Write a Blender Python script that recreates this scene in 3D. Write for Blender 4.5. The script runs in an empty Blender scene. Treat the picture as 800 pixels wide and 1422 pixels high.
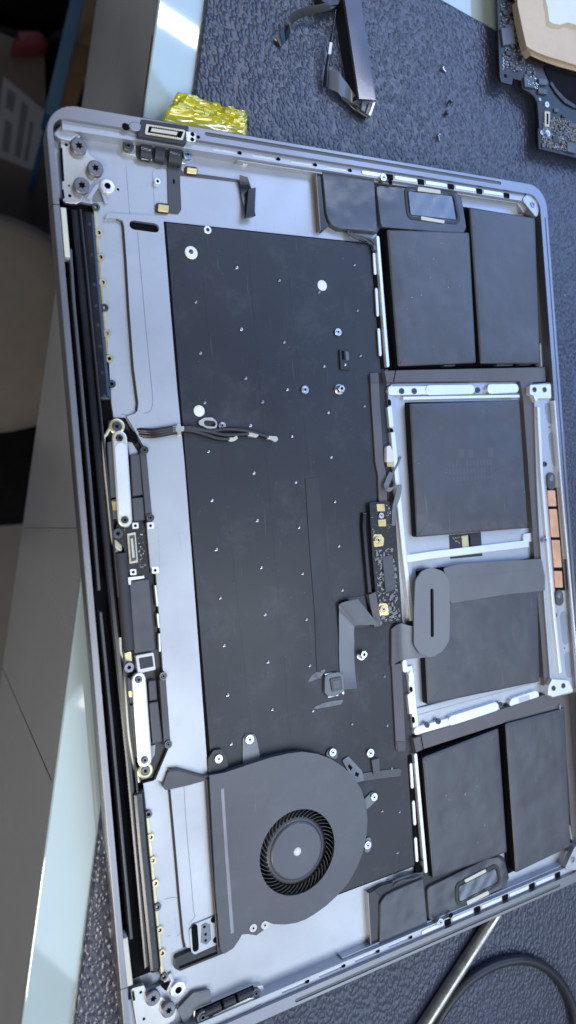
import bpy, bmesh, math, random
from mathutils import Vector, Matrix
from mathutils.geometry import tessellate_polygon
random.seed(7)
MM = 0.001
sc = bpy.context.scene

# ---------------------------------------------------------------- camera
# pose solved from the laptop's real size (349.3 x 240.7 mm); u = depth, v = length, both in mm
CR = ((0.8929476210, 0.0809720086, -0.4428183374),
      (-0.0805439409, 0.9965542158, 0.0198082947),
      (0.4428963984, 0.0179785643, 0.8963925209))
CU, CV, CZ = -43.852, 146.073, 9.5 + 254.857
FPX = 974.01
cam_d = bpy.data.cameras.new('camera')
cam = bpy.data.objects.new('camera', cam_d)
sc.collection.objects.link(cam)
sc.camera = cam
def _w(r): return Vector((r[0], -r[1], -r[2]))
_x, _y, _z = _w(CR[0]), -_w(CR[1]), -_w(CR[2])
cam.matrix_world = Matrix(((_x.x, _y.x, _z.x, CU*MM), (_x.y, _y.y, _z.y, -CV*MM), (_x.z, _y.z, _z.z, CZ*MM), (0, 0, 0, 1)))
cam_d.sensor_fit = 'VERTICAL'
cam_d.sensor_height = 36.0
cam_d.lens = 36.0*FPX/1422.0
cam_d.clip_start = 0.01
cam_d.clip_end = 50
cam_d.dof.use_dof = True
cam_d.dof.focus_distance = 0.295
cam_d.dof.aperture_fstop = 9.0

# ---------------------------------------------------------------- world, lamps, exposure
wd = bpy.data.worlds.new('World'); sc.world = wd; wd.use_nodes = True
bg = wd.node_tree.nodes['Background']
bg.inputs[0].default_value = (0.52, 0.66, 1.0, 1)
bg.inputs[1].default_value = 0.20
def lamp(name, pos, target, sx, sy, watts, col, roll=0.0):
    d = bpy.data.lights.new(name, 'AREA'); d.shape = 'RECTANGLE'
    d.size = sx; d.size_y = sy; d.energy = watts; d.color = col
    o = bpy.data.objects.new(name, d); sc.collection.objects.link(o)
    o.location = pos
    q = (Vector(target)-Vector(pos)).to_track_quat('-Z', 'Y')
    o.rotation_euler = (q.to_matrix() @ Matrix.Rotation(roll, 3, 'Z')).to_euler()
    return o
# big cool window light from the far right, neutral ceiling panel, one fluorescent tube
lamp('window_light', (1.0, 0.50, 0.85), (0.12, -0.12, 0), 1.3, 0.9, 12.3, (0.28, 0.49, 1.0))
lamp('ceiling_panel', (0.62, -0.78, 1.25), (0.10, -0.25, 0), 1.2, 1.0, 11, (0.66, 0.81, 1.0))
lamp('left_fill_light', (-0.60, -0.85, 0.95), (0.0, -0.25, -0.2), 0.6, 0.3, 10.0, (1.0, 0.95, 0.87))  # unseen fill, added to brighten the desk side and stool
lamp('strip_fill_light', (0.38, -0.47, 1.20), (0.08, -0.22, 0), 0.36, 0.24, 1.5, (1.0, 0.98, 0.88))  # small unseen fill, added to lift the silver strip beside the keyboard
lamp('tube_light', (0.60, 1.05, 1.40), (0.60, 1.04, 0), 1.2, 0.045, 6, (0.93, 0.97, 1.0), math.radians(-23))
sc.view_settings.view_transform = 'Standard'
sc.view_settings.look = 'None'
sc.view_settings.gamma = 1
sc.view_settings.use_curve_mapping = False
sc.view_settings.exposure = 0.0

# ---------------------------------------------------------------- materials
MATS = {}
def M(name, col, rough=.5, metal=0.0, var=.10, vs=60, rvar=.10, bump=0.0, bs=900, coat=0.0, spec=.5, extra=None):
    if name in MATS: return MATS[name]
    m = bpy.data.materials.new(name); m.use_nodes = True; MATS[name] = m
    nt = m.node_tree; N = nt.nodes; L = nt.links
    b = N['Principled BSDF']
    b.inputs['Metallic'].default_value = metal
    b.inputs['Specular IOR Level'].default_value = spec
    b.inputs['Coat Weight'].default_value = coat
    b.inputs['Coat Roughness'].default_value = .03
    g = N.new('ShaderNodeNewGeometry')
    n1 = N.new('ShaderNodeTexNoise'); n1.inputs['Scale'].default_value = vs; n1.inputs['Detail'].default_value = 6; n1.inputs['Roughness'].default_value = .6
    L.new(g.outputs['Position'], n1.inputs['Vector'])
    mx = N.new('ShaderNodeMix'); mx.data_type = 'RGBA'
    mx.inputs[6].default_value = tuple(max(0, c*(1-var)) for c in col)+(1,)
    mx.inputs[7].default_value = tuple(min(1, c*(1+var)) for c in col)+(1,)
    mr0 = N.new('ShaderNodeMapRange'); mr0.inputs[1].default_value = .3; mr0.inputs[2].default_value = .7
    L.new(n1.outputs['Fac'], mr0.inputs[0]); L.new(mr0.outputs[0], mx.inputs[0])
    L.new(mx.outputs[2], b.inputs['Base Color'])
    n2 = N.new('ShaderNodeTexNoise'); n2.inputs['Scale'].default_value = vs*.45; n2.inputs['Detail'].default_value = 5
    L.new(g.outputs['Position'], n2.inputs['Vector'])
    mr = N.new('ShaderNodeMapRange'); mr.inputs[1].default_value = .3; mr.inputs[2].default_value = .7
    mr.inputs[3].default_value = max(.02, rough-rvar); mr.inputs[4].default_value = min(1, rough+rvar)
    L.new(n2.outputs['Fac'], mr.inputs[0]); L.new(mr.outputs[0], b.inputs['Roughness'])
    if bump:
        n3 = N.new('ShaderNodeTexNoise'); n3.inputs['Scale'].default_value = bs; n3.inputs['Detail'].default_value = 3
        L.new(g.outputs['Position'], n3.inputs['Vector'])
        bp = N.new('ShaderNodeBump'); bp.inputs['Strength'].default_value = 1; bp.inputs['Distance'].default_value = bump
        L.new(n3.outputs['Fac'], bp.inputs['Height']); L.new(bp.outputs[0], b.inputs['Normal'])
    if extra: extra(m, nt, N, L, b, g, mx)
    return m

def leather_extra(m, nt, N, L, b, g, mx):
    mp = N.new('ShaderNodeMapping'); mp.inputs['Rotation'].default_value = (0, 0, math.radians(-8)); mp.inputs['Scale'].default_value = (1.0, .66, 1)
    L.new(g.outputs['Position'], mp.inputs['Vector'])
    wn = N.new('ShaderNodeTexNoise'); wn.inputs['Scale'].default_value = 180; wn.inputs['Detail'].default_value = 2
    L.new(mp.outputs[0], wn.inputs['Vector'])
    ad = N.new('ShaderNodeMixRGB'); ad.blend_type = 'LINEAR_LIGHT'; ad.inputs[0].default_value = .0013
    L.new(mp.outputs[0], ad.inputs[1]); L.new(wn.outputs['Color'], ad.inputs[2])
    v = N.new('ShaderNodeTexVoronoi'); v.feature = 'SMOOTH_F1'; v.inputs['Scale'].default_value = 680; v.inputs['Smoothness'].default_value = .25; v.inputs['Randomness'].default_value = 1
    L.new(ad.outputs[0], v.inputs['Vector'])
    r = N.new('ShaderNodeMapRange'); r.inputs[1].default_value = .75; r.inputs[2].default_value = .1
    L.new(v.outputs['Distance'], r.inputs[0])
    n = N.new('ShaderNodeTexNoise'); n.inputs['Scale'].default_value = 1500; n.inputs['Detail'].default_value = 2
    L.new(g.outputs['Position'], n.inputs['Vector'])
    m2 = N.new('ShaderNodeMath'); m2.operation = 'MULTIPLY_ADD'; m2.inputs[1].default_value = .14
    L.new(n.outputs['Fac'], m2.inputs[0]); L.new(r.outputs[0], m2.inputs[2])
    bp = N.new('ShaderNodeBump'); bp.inputs['Strength'].default_value = 1; bp.inputs['Distance'].default_value = .00030
    L.new(m2.outputs[0], bp.inputs['Height']); L.new(bp.outputs[0], b.inputs['Normal'])

def pcb_extra(m, nt, N, L, b, g, mx):
    v = N.new('ShaderNodeTexVoronoi'); v.feature = 'F1'; v.distance = 'CHEBYCHEV'; v.inputs['Scale'].default_value = 900
    L.new(g.outputs['Position'], v.inputs['Vector'])
    r = N.new('ShaderNodeMapRange'); r.inputs[1].default_value = .16; r.inputs[2].default_value = .12
    L.new(v.outputs['Distance'], r.inputs[0])
    m2 = N.new('ShaderNodeMix'); m2.data_type = 'RGBA'; m2.inputs[7].default_value = (.10, .10, .085, 1)
    L.new(mx.outputs[2], m2.inputs[6]); L.new(r.outputs[0], m2.inputs[0]); L.new(m2.outputs[2], b.inputs['Base Color'])

def pouch_extra(m, nt, N, L, b, g, mx):
    n1 = N.new('ShaderNodeTexNoise'); n1.inputs['Scale'].default_value = 45; n1.inputs['Detail'].default_value = 2
    n2 = N.new('ShaderNodeTexNoise'); n2.inputs['Scale'].default_value = 1800; n2.inputs['Detail'].default_value = 2
    L.new(g.outputs['Position'], n1.inputs['Vector']); L.new(g.outputs['Position'], n2.inputs['Vector'])
    b1 = N.new('ShaderNodeBump'); b1.inputs['Strength'].default_value = 1; b1.inputs['Distance'].default_value = .0016
    b2 = N.new('ShaderNodeBump'); b2.inputs['Strength'].default_value = 1; b2.inputs['Distance'].default_value = .000025
    L.new(n1.outputs['Fac'], b1.inputs['Height']); L.new(n2.outputs['Fac'], b2.inputs['Height'])
    L.new(b1.outputs[0], b2.inputs['Normal']); L.new(b2.outputs[0], b.inputs['Normal'])

def grime_extra(light, amt, spk):
    def f(m, nt, N, L, b, g, mx):
        n1 = N.new('ShaderNodeTexNoise'); n1.inputs['Scale'].default_value = 55; n1.inputs['Detail'].default_value = 9; n1.inputs['Roughness'].default_value = .72
        L.new(g.outputs['Position'], n1.inputs['Vector'])
        r1 = N.new('ShaderNodeMapRange'); r1.inputs[1].default_value = .52; r1.inputs[2].default_value = .75; r1.inputs[4].default_value = amt
        L.new(n1.outputs['Fac'], r1.inputs[0])
        n2 = N.new('ShaderNodeTexNoise'); n2.inputs['Scale'].default_value = 1400; n2.inputs['Detail'].default_value = 2
        L.new(g.outputs['Position'], n2.inputs['Vector'])
        r2 = N.new('ShaderNodeMapRange'); r2.inputs[1].default_value = .715; r2.inputs[2].default_value = .76; r2.inputs[4].default_value = spk
        L.new(n2.outputs['Fac'], r2.inputs[0])
        mp = N.new('ShaderNodeMapping'); mp.inputs['Scale'].default_value = (1, .06, 1); mp.inputs['Rotation'].default_value = (0, 0, .5)
        L.new(g.outputs['Position'], mp.inputs['Vector'])
        n3 = N.new('ShaderNodeTexNoise'); n3.inputs['Scale'].default_value = 900; n3.inputs['Detail'].default_value = 3
        L.new(mp.outputs[0], n3.inputs['Vector'])
        r3 = N.new('ShaderNodeMapRange'); r3.inputs[1].default_value = .69; r3.inputs[2].default_value = .74; r3.inputs[4].default_value = spk*.55
        L.new(n3.outputs['Fac'], r3.inputs[0])
        a1 = N.new('ShaderNodeMath'); a1.operation = 'MAXIMUM'; L.new(r1.outputs[0], a1.inputs[0]); L.new(r2.outputs[0], a1.inputs[1])
        a2 = N.new('ShaderNodeMath'); a2.operation = 'MAXIMUM'; L.new(a1.outputs[0], a2.inputs[0]); L.new(r3.outputs[0], a2.inputs[1])
        m2 = N.new('ShaderNodeMix'); m2.data_type = 'RGBA'; m2.inputs[7].default_value = tuple(light)+(1,)
        L.new(mx.outputs[2], m2.inputs[6]); L.new(a2.outputs[0], m2.inputs[0]); L.new(m2.outputs[2], b.inputs['Base Color'])
    return f
def both(*fs):
    def f(*a):
        for q in fs: q(*a)
    return f

def brushed_extra(m, nt, N, L, b, g, mx):
    n3 = N.new('ShaderNodeTexNoise'); n3.inputs['Scale'].default_value = 5000; n3.inputs['Detail'].default_value = 2
    L.new(g.outputs['Position'], n3.inputs['Vector'])
    bp = N.new('ShaderNodeBump'); bp.inputs['Strength'].default_value = .25; bp.inputs['Distance'].default_value = .00003
    L.new(n3.outputs['Fac'], bp.inputs['Height']); L.new(bp.outputs[0], b.inputs['Normal'])

silver = M('bare_aluminium', (.47, .485, .515), .48, .70, var=.05, vs=50, rvar=.07, extra=both(brushed_extra, grime_extra((.30, .30, .32), .22, .4)))
bright = M('bright_aluminium', (.80, .82, .85), .40, .55, var=.04, vs=80, rvar=.06)
grey_al = M('grey_anodised_aluminium', (.27, .265, .285), .38, .85, var=.05, vs=40, rvar=.05, extra=brushed_extra)
plate_al = M('nickel_plate', (.58, .56, .52), .33, .85, var=.06, vs=150, rvar=.08)
black = M('black_plastic', (.022, .022, .026), .42, var=.25, rvar=.08)
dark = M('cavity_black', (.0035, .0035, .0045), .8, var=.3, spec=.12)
gloss = M('gloss_black_plastic', (.012, .012, .016), .24, var=.3, rvar=.06)
charc = M('charcoal_plastic', (.075, .076, .085), .45, var=.12, rvar=.07, bump=.00002, bs=3000)
fan_m = M('fan_housing_coating', (.090, .092, .106), .42, .2, var=.06, vs=30, rvar=.06, bump=.000015, bs=4000, extra=grime_extra((.22, .22, .24), .18, .35))
batt = M('battery_film', (.072, .074, .085), .38, var=.12, vs=25, rvar=.09, extra=both(pouch_extra, grime_extra((.20, .20, .22), .22, .45)))
keyb = M('keyboard_film', (.017, .018, .024), .42, var=.25, vs=22, rvar=.09, bump=.00003, bs=160, extra=grime_extra((.10, .105, .12), .35, .5))
film = M('grey_speaker_film', (.066, .069, .082), .20, var=.15, vs=60, rvar=.08, extra=pouch_extra)
foil = M('speaker_foil', (.15, .165, .19), .30, .45, var=.2, vs=120, rvar=.1, bump=.00012, bs=300)
taupe = M('dark_adhesive_strip', (.11, .10, .105), .45, var=.12, rvar=.06)
flexm = M('dark_flex_film', (.055, .056, .062), .34, var=.15, rvar=.06)
flexg = M('grey_flex_film', (.15, .155, .165), .36, var=.10, rvar=.06)
flexs = M('satin_flex_film', (.13, .14, .16), .30, .2, var=.10, rvar=.06)
gold = M('gold_contact', (.72, .55, .24), .32, .9, var=.1, vs=300)
gold2 = M('pale_gold_strip', (.62, .54, .33), .38, .7, var=.12, vs=300)
copper = M('copper_pad', (.86, .46, .27), .40, .55, var=.08, vs=300)
white = M('white_plastic', (.72, .72, .70), .45, var=.05)
cream = M('cream_plastic', (.62, .60, .50), .45, var=.08)
steel = M('steel_fastener', (.62, .62, .64), .28, .95, var=.08, vs=400)
hscrew = M('grey_steel_screw', (.20, .20, .215), .38, .7, var=.15, vs=500)
dsteel = M('black_steel_screw', (.11, .11, .12), .33, .75, var=.2, vs=500)
pcb = M('black_circuit_board', (.010, .010, .011), .42, var=.2, extra=pcb_extra)
chip = M('chip_package', (.075, .08, .095), .40, var=.12, vs=300)
solder = M('solder_and_components', (.27, .265, .24), .40, .6, var=.45, vs=900)
rubber = M('gasket_and_shade_dark', (.035, .038, .036), .6, var=.2)  # speaker gasket rubber; also colours the painted shade along the pockets
leather = M('blue_black_leather', (.038, .044, .070), .32, var=.18, vs=14, rvar=.05, spec=.6, extra=leather_extra)
glassm = M('backpainted_glass', (.44, .53, .51), .045, var=.04, vs=12, rvar=.012, coat=1.0)
glass_edge = M('glass_edge_green', (.36, .52, .47), .12, var=.06, coat=.6)
desk_m = M('grey_laminate', (.47, .45, .41), .26, var=.05, vs=8, rvar=.05)
floor_m = M('brown_grey_floor', (.17, .155, .14), .5, var=.12, vs=8)
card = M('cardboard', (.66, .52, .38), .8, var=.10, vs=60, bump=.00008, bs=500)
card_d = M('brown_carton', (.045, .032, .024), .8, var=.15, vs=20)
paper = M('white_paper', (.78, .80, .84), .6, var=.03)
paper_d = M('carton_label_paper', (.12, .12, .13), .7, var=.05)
ink = M('label_print', (.045, .048, .058), .7, var=.1)
bluem = M('blue_painted_steel', (.010, .05, .11), .4, var=.1)
redm = M('red_cloth', (.07, .007, .010), .7, var=.2)
beige = M('beige_upholstery', (.16, .135, .11), .8, var=.06, bump=.0003, bs=900)
cable_m = M('cable_rubber', (.018, .018, .020), .36, var=.2, bump=.00002, bs=2000)
rod_m = M('worn_steel_rod', (.44, .42, .37), .36, .95, var=.2, vs=250, rvar=.1)
printm = M('grey_print', (.40, .41, .44), .5, var=.02)
glue = M('dried_glue', (.17, .18, .20), .55, var=.3, vs=400, bump=.0002, bs=900)
dustm = M('white_dust', (.55, .56, .58), .8, var=.1)
tape_m = bpy.data.materials.new('yellow_polyimide_film'); tape_m.use_nodes = True
_t = tape_m.node_tree; _t.nodes.clear()
_o = _t.nodes.new('ShaderNodeOutputMaterial'); _tr = _t.nodes.new('ShaderNodeBsdfTransparent'); _tr.inputs[0].default_value = (1.0, .90, .16, 1)
_df = _t.nodes.new('ShaderNodeBsdfPrincipled'); _df.inputs['Base Color'].default_value = (1.0, .88, .01, 1); _df.inputs['Roughness'].default_value = .12
_gl = _t.nodes.new('ShaderNodeBsdfGlossy'); _gl.inputs['Roughness'].default_value = .07; _gl.inputs[0].default_value = (1, .98, .85, 1)
_m1 = _t.nodes.new('ShaderNodeMixShader'); _m1.inputs[0].default_value = .48
_m2 = _t.nodes.new('ShaderNodeMixShader'); _lw = _t.nodes.new('ShaderNodeFresnel'); _lw.inputs[0].default_value = 1.85
_t.links.new(_tr.outputs[0], _m1.inputs[1]); _t.links.new(_df.outputs[0], _m1.inputs[2])
_t.links.new(_lw.outputs[0], _m2.inputs[0]); _t.links.new(_m1.outputs[0], _m2.inputs[1]); _t.links.new(_gl.outputs[0], _m2.inputs[2])
_t.links.new(_m2.outputs[0], _o.inputs[0])

# ---------------------------------------------------------------- geometry helpers (mm, u right, v down, Z up)
def P(x, y, Z):
    """photo point -> (u, v) of the real point on the level Z mm above the mat"""
    a, b = (x-400)/FPX, (y-711)/FPX
    d = [CR[0][i]*a+CR[1][i]*b+CR[2][i] for i in range(3)]
    t = (CZ-Z)/d[2]
    return (CU+t*d[0], CV+t*d[1])
def PP(pts, Z): return [P(x, y, Z) for x, y in pts]
def circ(c, r, n=24, a0=0): return [(c[0]+r*math.cos(a0+2*math.pi*i/n), c[1]+r*math.sin(a0+2*math.pi*i/n)) for i in range(n)]
def rnd(pts, r, seg=5):
    """round polygon corners (r scalar or list)"""
    n = len(pts); out = []
    for i in range(n):
        p0, p1, p2 = Vector(pts[i-1]), Vector(pts[i]), Vector(pts[(i+1) % n])
        rr = r[i] if isinstance(r, (list, tuple)) else r
        a, b = (p0-p1), (p2-p1)
        la, lb = a.length, b.length
        if rr <= 0 or la < 1e-6 or lb < 1e-6: out.append(tuple(p1)); continue
        a /= la; b /= lb
        ang = a.angle(b)
        if ang > math.pi-.05: out.append(tuple(p1)); continue
        t = min(rr/math.tan(ang/2), la*.48, lb*.48); rr2 = t*math.tan(ang/2)
        bis = (a+b).normalized(); c = p1+bis*(rr2/math.sin(ang/2))
        s, e = p1+a*t-c, p1+b*t-c
        a1 = math.atan2(s.y, s.x); a2 = math.atan2(e.y, e.x)
        d = (a2-a1+math.pi) % (2*math.pi)-math.pi
        for k in range(seg+1):
            q = a1+d*k/seg; out.append((c.x+rr2*math.cos(q), c.y+rr2*math.sin(q)))
    return out
def rect(u0, v0, u1, v1): return [(u0, v0), (u1, v0), (u1, v1), (u0, v1)]
def caps(a, b, r, n=6):
    a, b = Vector(a), Vector(b); d = (b-a).normalized(); an = math.atan2(d.y, d.x); o = []
    for k in range(n+1): q = an+math.pi/2+math.pi*k/n; o.append((a.x+r*math.cos(q), a.y+r*math.sin(q)))
    for k in range(n+1): q = an-math.pi/2+math.pi*k/n; o.append((b.x+r*math.cos(q), b.y+r*math.sin(q)))
    return o
def band(pts, w):
    """polyline (uv) -> polygon of width w (scalar or list)"""
    n = len(pts); Lf, Rt = [], []
    for i in range(n):
        a = Vector(pts[max(0, i-1)]); b = Vector(pts[min(n-1, i+1)]); d = (b-a).normalized(); nn = Vector((-d.y, d.x))
        ww = (w[i] if isinstance(w, (list, tuple)) else w)/2
        p = Vector(pts[i]); Lf.append(tuple(p+nn*ww)); Rt.append(tuple(p-nn*ww))
    return Lf+Rt[::-1]
def spline(pts, k=6):
    n = len(pts); o = []
    for i in range(n-1):
        p0, p1, p2, p3 = [Vector(pts[max(0, min(n-1, j))]) for j in (i-1, i, i+1, i+2)]
        for s in range(k):
            t = s/k; o.append(tuple(.5*((2*p1)+(p2-p0)*t+(2*p0-5*p1+4*p2-p3)*t*t+(-p0+3*p1-3*p2+p3)*t**3)))
    o.append(tuple(pts[-1])); return o

class B:
    """collects geometry in mm"""
    def __init__(s): s.v = []; s.f = []
    def add(s, vs, fs):
        o = len(s.v); s.v += [tuple(p) for p in vs]; s.f += [tuple(i+o for i in f) for f in fs]; return s
    def prism(s, outer, z0, z1, holes=(), taper=0.0, bev=0.0):
        loops = [list(outer)]+[list(h) for h in holes]
        flat = [p for l in loops for p in l]; n = len(flat)
        if holes:
            tris = tessellate_polygon([[Vector((p[0], p[1], 0)) for p in l] for l in loops])
            top = [tuple(t) for t in tris]
        else: top = [tuple(range(n))]
        if bev and not holes:
            # three rings: bottom, shoulder, inset top
            ins = inset(flat, bev)
            vs = [(p[0], p[1], z0) for p in flat]+[(p[0], p[1], z1-bev) for p in flat]
            mid = inset(flat, bev*.3)
            vs += [(p[0], p[1], z1-bev*.3) for p in mid]+[(p[0], p[1], z1) for p in ins]
            fs = [tuple(range(n))[::-1], tuple(range(3*n, 4*n))]
            for k in range(3):
                for i in range(n): j = (i+1) % n; fs.append((k*n+i, k*n+j, (k+1)*n+j, (k+1)*n+i))
            return s.add(vs, fs)
        vs = [(p[0], p[1], z1) for p in flat]+[(p[0], p[1], z0) for p in flat]
        fs = top+[tuple(n+i for i in f[::-1]) for f in top]
        o = 0
        for l in loops:
            m = len(l)
            for i in range(m): j = (i+1) % m; fs.append((o+i, o+j, n+o+j, n+o+i))
            o += m
        return s.add(vs, fs)
    def box(s, u0, v0, u1, v1, z0, z1, bev=0): return s.prism(rect(u0, v0, u1, v1), z0, z1, bev=bev)
    def lathe(s, c, prof, n=24):
        vs = []; fs = []
        for (r, z) in prof:
            for i in range(n): a = 2*math.pi*i/n; vs.append((c[0]+r*math.cos(a), c[1]+r*math.sin(a), z))
        for k in range(len(prof)-1):
            for i in range(n): j = (i+1) % n; fs.append((k*n+i, k*n+j, (k+1)*n+j, (k+1)*n+i))
        fs.append(tuple(range(n))[::-1]); m = (len(prof)-1)*n; fs.append(tuple(range(m, m+n)))
        return s.add(vs, fs)
    def tube(s, path, r, n=10):
        vs = []; fs = []; m = len(path); up = Vector((0, 0, 1))
        for i, p in enumerate(path):
            a = Vector(path[max(0, i-1)]); b = Vector(path[min(m-1, i+1)]); d = (b-a).normalized()
            x = d.cross(up); x = x.normalized() if x.length > 1e-4 else Vector((1, 0, 0)); y = x.cross(d)
            rr = r[i] if isinstance(r, (list, tuple)) else r
            for k in range(n): q = 2*math.pi*k/n; vs.append(tuple(Vector(p)+x*rr*math.cos(q)+y*rr*math.sin(q)))
        for i in range(m-1):
            for k in range(n): l = (k+1) % n; fs.append((i*n+k, i*n+l, (i+1)*n+l, (i+1)*n+k))
        fs.append(tuple(range(n))[::-1]); fs.append(tuple((m-1)*n+k for k in range(n)))
        return s.add(vs, fs)
    def ribbon(s, Lp, Rp, t):
        """sheet between two 3D polylines, thickness t (down)"""
        m = len(Lp); vs = []; fs = []
        for a, b in zip(Lp, Rp):
            vs += [a, b, (b[0], b[1], b[2]-t), (a[0], a[1], a[2]-t)]
        for i in range(m-1):
            for k in range(4): l = (k+1) % 4; fs.append((i*4+k, i*4+l, i*4+4+l, i*4+4+k))
        fs.append((0, 1, 2, 3)); fs.append(tuple(4*(m-1)+k for k in (3, 2, 1, 0)))
        return s.add(vs, fs)
def area(p): return .5*sum(p[i-1][0]*p[i][1]-p[i][0]*p[i-1][1] for i in range(len(p)))
def inset(p, d):
    sgn = 1 if area(p) > 0 else -1; n = len(p); o = []
    for i in range(n):
        a, b, c = Vector(p[i-1]), Vector(p[i]), Vector(p[(i+1) % n])
        e1 = (b-a); e2 = (c-b)
        if e1.length < 1e-9 or e2.length < 1e-9: o.append(tuple(b)); continue
        e1.normalize(); e2.normalize()
        n1 = Vector((-e1.y, e1.x))*sgn; n2 = Vector((-e2.y, e2.x))*sgn
        m = n1+n2; q = m.length
        if q < .3: o.append(tuple(b)); continue
        m /= q; k = min(d/max(.35, m.dot(n1)), d*2.2)
        o.append(tuple(b+m*k))
    return o

ORG = {}
CACHE = {}
def link(o, parent, loc):
    sc.collection.objects.link(o); ORG[o] = Vector(loc)
    if parent is not None:
        o.parent = parent; o.location = Vector(loc)-ORG[parent]
    else: o.location = Vector(loc)
    return o
def tag(o, label=None, cat=None, group=None, kind=None):
    if label: o['label'] = label
    if cat: o['category'] = cat
    if group: o['group'] = group
    if kind: o['kind'] = kind
    return o
def mesh_of(name, b, mat, org, smooth=32):
    me = bpy.data.meshes.new(name)
    me.from_pydata([((p[0]*MM)-org[0], (-p[1]*MM)-org[1], (p[2]*MM)-org[2]) for p in b.v], [], b.f)
    bm = bmesh.new(); bm.from_mesh(me); bmesh.ops.recalc_face_normals(bm, faces=bm.faces[:]); bm.to_mesh(me); bm.free()
    if smooth:
        me.polygons.foreach_set('use_smooth', [True]*len(me.polygons)); me.set_sharp_from_angle(angle=math.radians(smooth))
    me.materials.append(mat); me.update()
    return me
def obj(name, b, mat, parent=None, smooth=20):
    us = [p[0] for p in b.v]; vs = [p[1] for p in b.v]; zs = [p[2] for p in b.v]
    org = ((min(us)+max(us))/2*MM, -(min(vs)+max(vs))/2*MM, min(zs)*MM)
    return link(bpy.data.objects.new(name, mesh_of(name, b, mat, org, smooth)), parent, org)
def empty(name, u, v, z, parent=None):
    o = bpy.data.objects.new(name, None); o.empty_display_size = .01
    return link(o, parent, (u*MM, -v*MM, z*MM))
def inst(key, name, build, mat, parent, c, z):
    """alike small pieces share one mesh; build() makes it round (0,0), base at 0"""
    if key not in CACHE:
        me = mesh_of(name, build(), mat, (0, 0, 0), 35)
        if isinstance(key, tuple) and key[0] in ('torx', 'ring', 'hole', 'hex'):
            rr, hh = key[1]*MM, key[2]*MM
            me.materials.append(dark)
            for pl_ in me.polygons:
                ds = [me.vertices[v].co.xy.length for v in pl_.vertices]; zs_ = [me.vertices[v].co.z for v in pl_.vertices]
                if max(ds) < rr*.6 and min(zs_) < hh-.0004 and pl_.normal.z > -.9: pl_.material_index = 1  # recess faces coloured black to stand in for the shade inside them
        CACHE[key] = me
    return link(bpy.data.objects.new(name, CACHE[key]), parent, (c[0]*MM, -c[1]*MM, z*MM))
def star(r, n=6): return [((r if i % 2 == 0 else r*.55)*math.cos(math.pi*i/n+.3), (r if i % 2 == 0 else r*.55)*math.sin(math.pi*i/n+.3)) for i in range(2*n)]
def screw(parent, px, Z, r, mat=None, kind='torx', h=1.2, name='screw', dark_c=True):
    mat = mat or dsteel; c = P(px[0], px[1], Z)
    def bld():
        b = B()
        if kind == 'torx':
            b.prism(circ((0, 0), r*.86, 28), h-.12, h, holes=[star(r*.52)])
            b.lathe((0, 0), [(r, 0), (r, h-.35), (r*.95, h-.18), (r*.87, h-.1), (r*.56, h-.1), (r*.56, h-.7), (r*.1, h-.7)], 28)
        elif kind == 'ring':
            b.lathe((0, 0), [(r, 0), (r, h-.12), (r*.93, h), (r*.66, h), (r*.6, h-.15), (r*.5, h-.2), (r*.47, h+.1), (r*.28, h+.1), (r*.25, h-.6), (r*.02, h-.6)], 24)
        elif kind == 'hole':
            b.lathe((0, 0), [(r, 0), (r, h-.1), (r*.93, h), (r*.45, h), (r*.42, h-.8), (r*.02, h-.8)], 24)
        elif kind == 'dome':
            b.lathe((0, 0), [(r, 0), (r*.95, h*.4), (r*.75, h*.75), (r*.4, h*.95), (r*.05, h)], 14)
        elif kind == 'hex':
            b.lathe((0, 0), [(r, 0), (r, h-.15), (r*.9, h), (r*.4, h), (r*.36, h-1), (r*.02, h-1)], 6)
        return b
    return inst((kind, round(r, 2), round(h, 2), mat.name), name, bld, mat, parent, c, Z-h)
def hole_disc(parent, px, Z, r, name='screw_hole'):
    return inst(('hd', r), name, lambda: B().lathe((0, 0), [(r, 0), (r, .06), (r*.8, .09), (r*.02, .09)], 16), dark, parent, P(px[0], px[1], Z), Z)
def plate(name, px, z0, z1, mat, parent, r=0, bev=.12, holes=(), seg=5):
    pts = PP(px, z1)
    if r: pts = rnd(pts, r, seg)
    return obj(name, B().prism(pts, z0, z1, holes=holes, bev=0 if holes else bev), mat, parent)
def strip(name, px, w, z0, z1, mat, parent, bev=.1, sp=0, r=0):
    pts = PP(px, z1)
    if sp: pts = spline(pts, sp)
    poly = band(pts, w)
    if r: poly = rnd(poly, r)
    return obj(name, B().prism(poly, z0, z1, bev=bev), mat, parent)
def pill(name, a, b, r, z0, z1, mat, parent, bev=.15):
    return obj(name, B().prism(caps(P(a[0], a[1], z1), P(b[0], b[1], z1), r), z0, z1, bev=bev), mat, parent)
def path3(px, zs, sp=6):
    if not isinstance(zs, (list, tuple)): zs = [zs]*len(px)
    return spline([P(x, y, z)+(z,) for (x, y), z in zip(px, zs)], sp)
def text(name, s, px, Z, size, ang, mat, parent):
    cu = bpy.data.curves.new(name, 'FONT'); cu.body = s; cu.size = size*MM; cu.align_x = 'CENTER'; cu.align_y = 'CENTER'
    t = bpy.data.objects.new(name+'_c', cu); sc.collection.objects.link(t)
    dg = bpy.context.evaluated_depsgraph_get(); me = bpy.data.meshes.new_from_object(t.evaluated_get(dg))
    bpy.data.objects.remove(t); me.materials.clear(); me.materials.append(mat)
    o = bpy.data.objects.new(name, me); c = P(px[0], px[1], Z)
    link(o, parent, (c[0]*MM, -c[1]*MM, Z*MM)); o.rotation_euler = (0, 0, math.radians(ang)); return o

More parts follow.
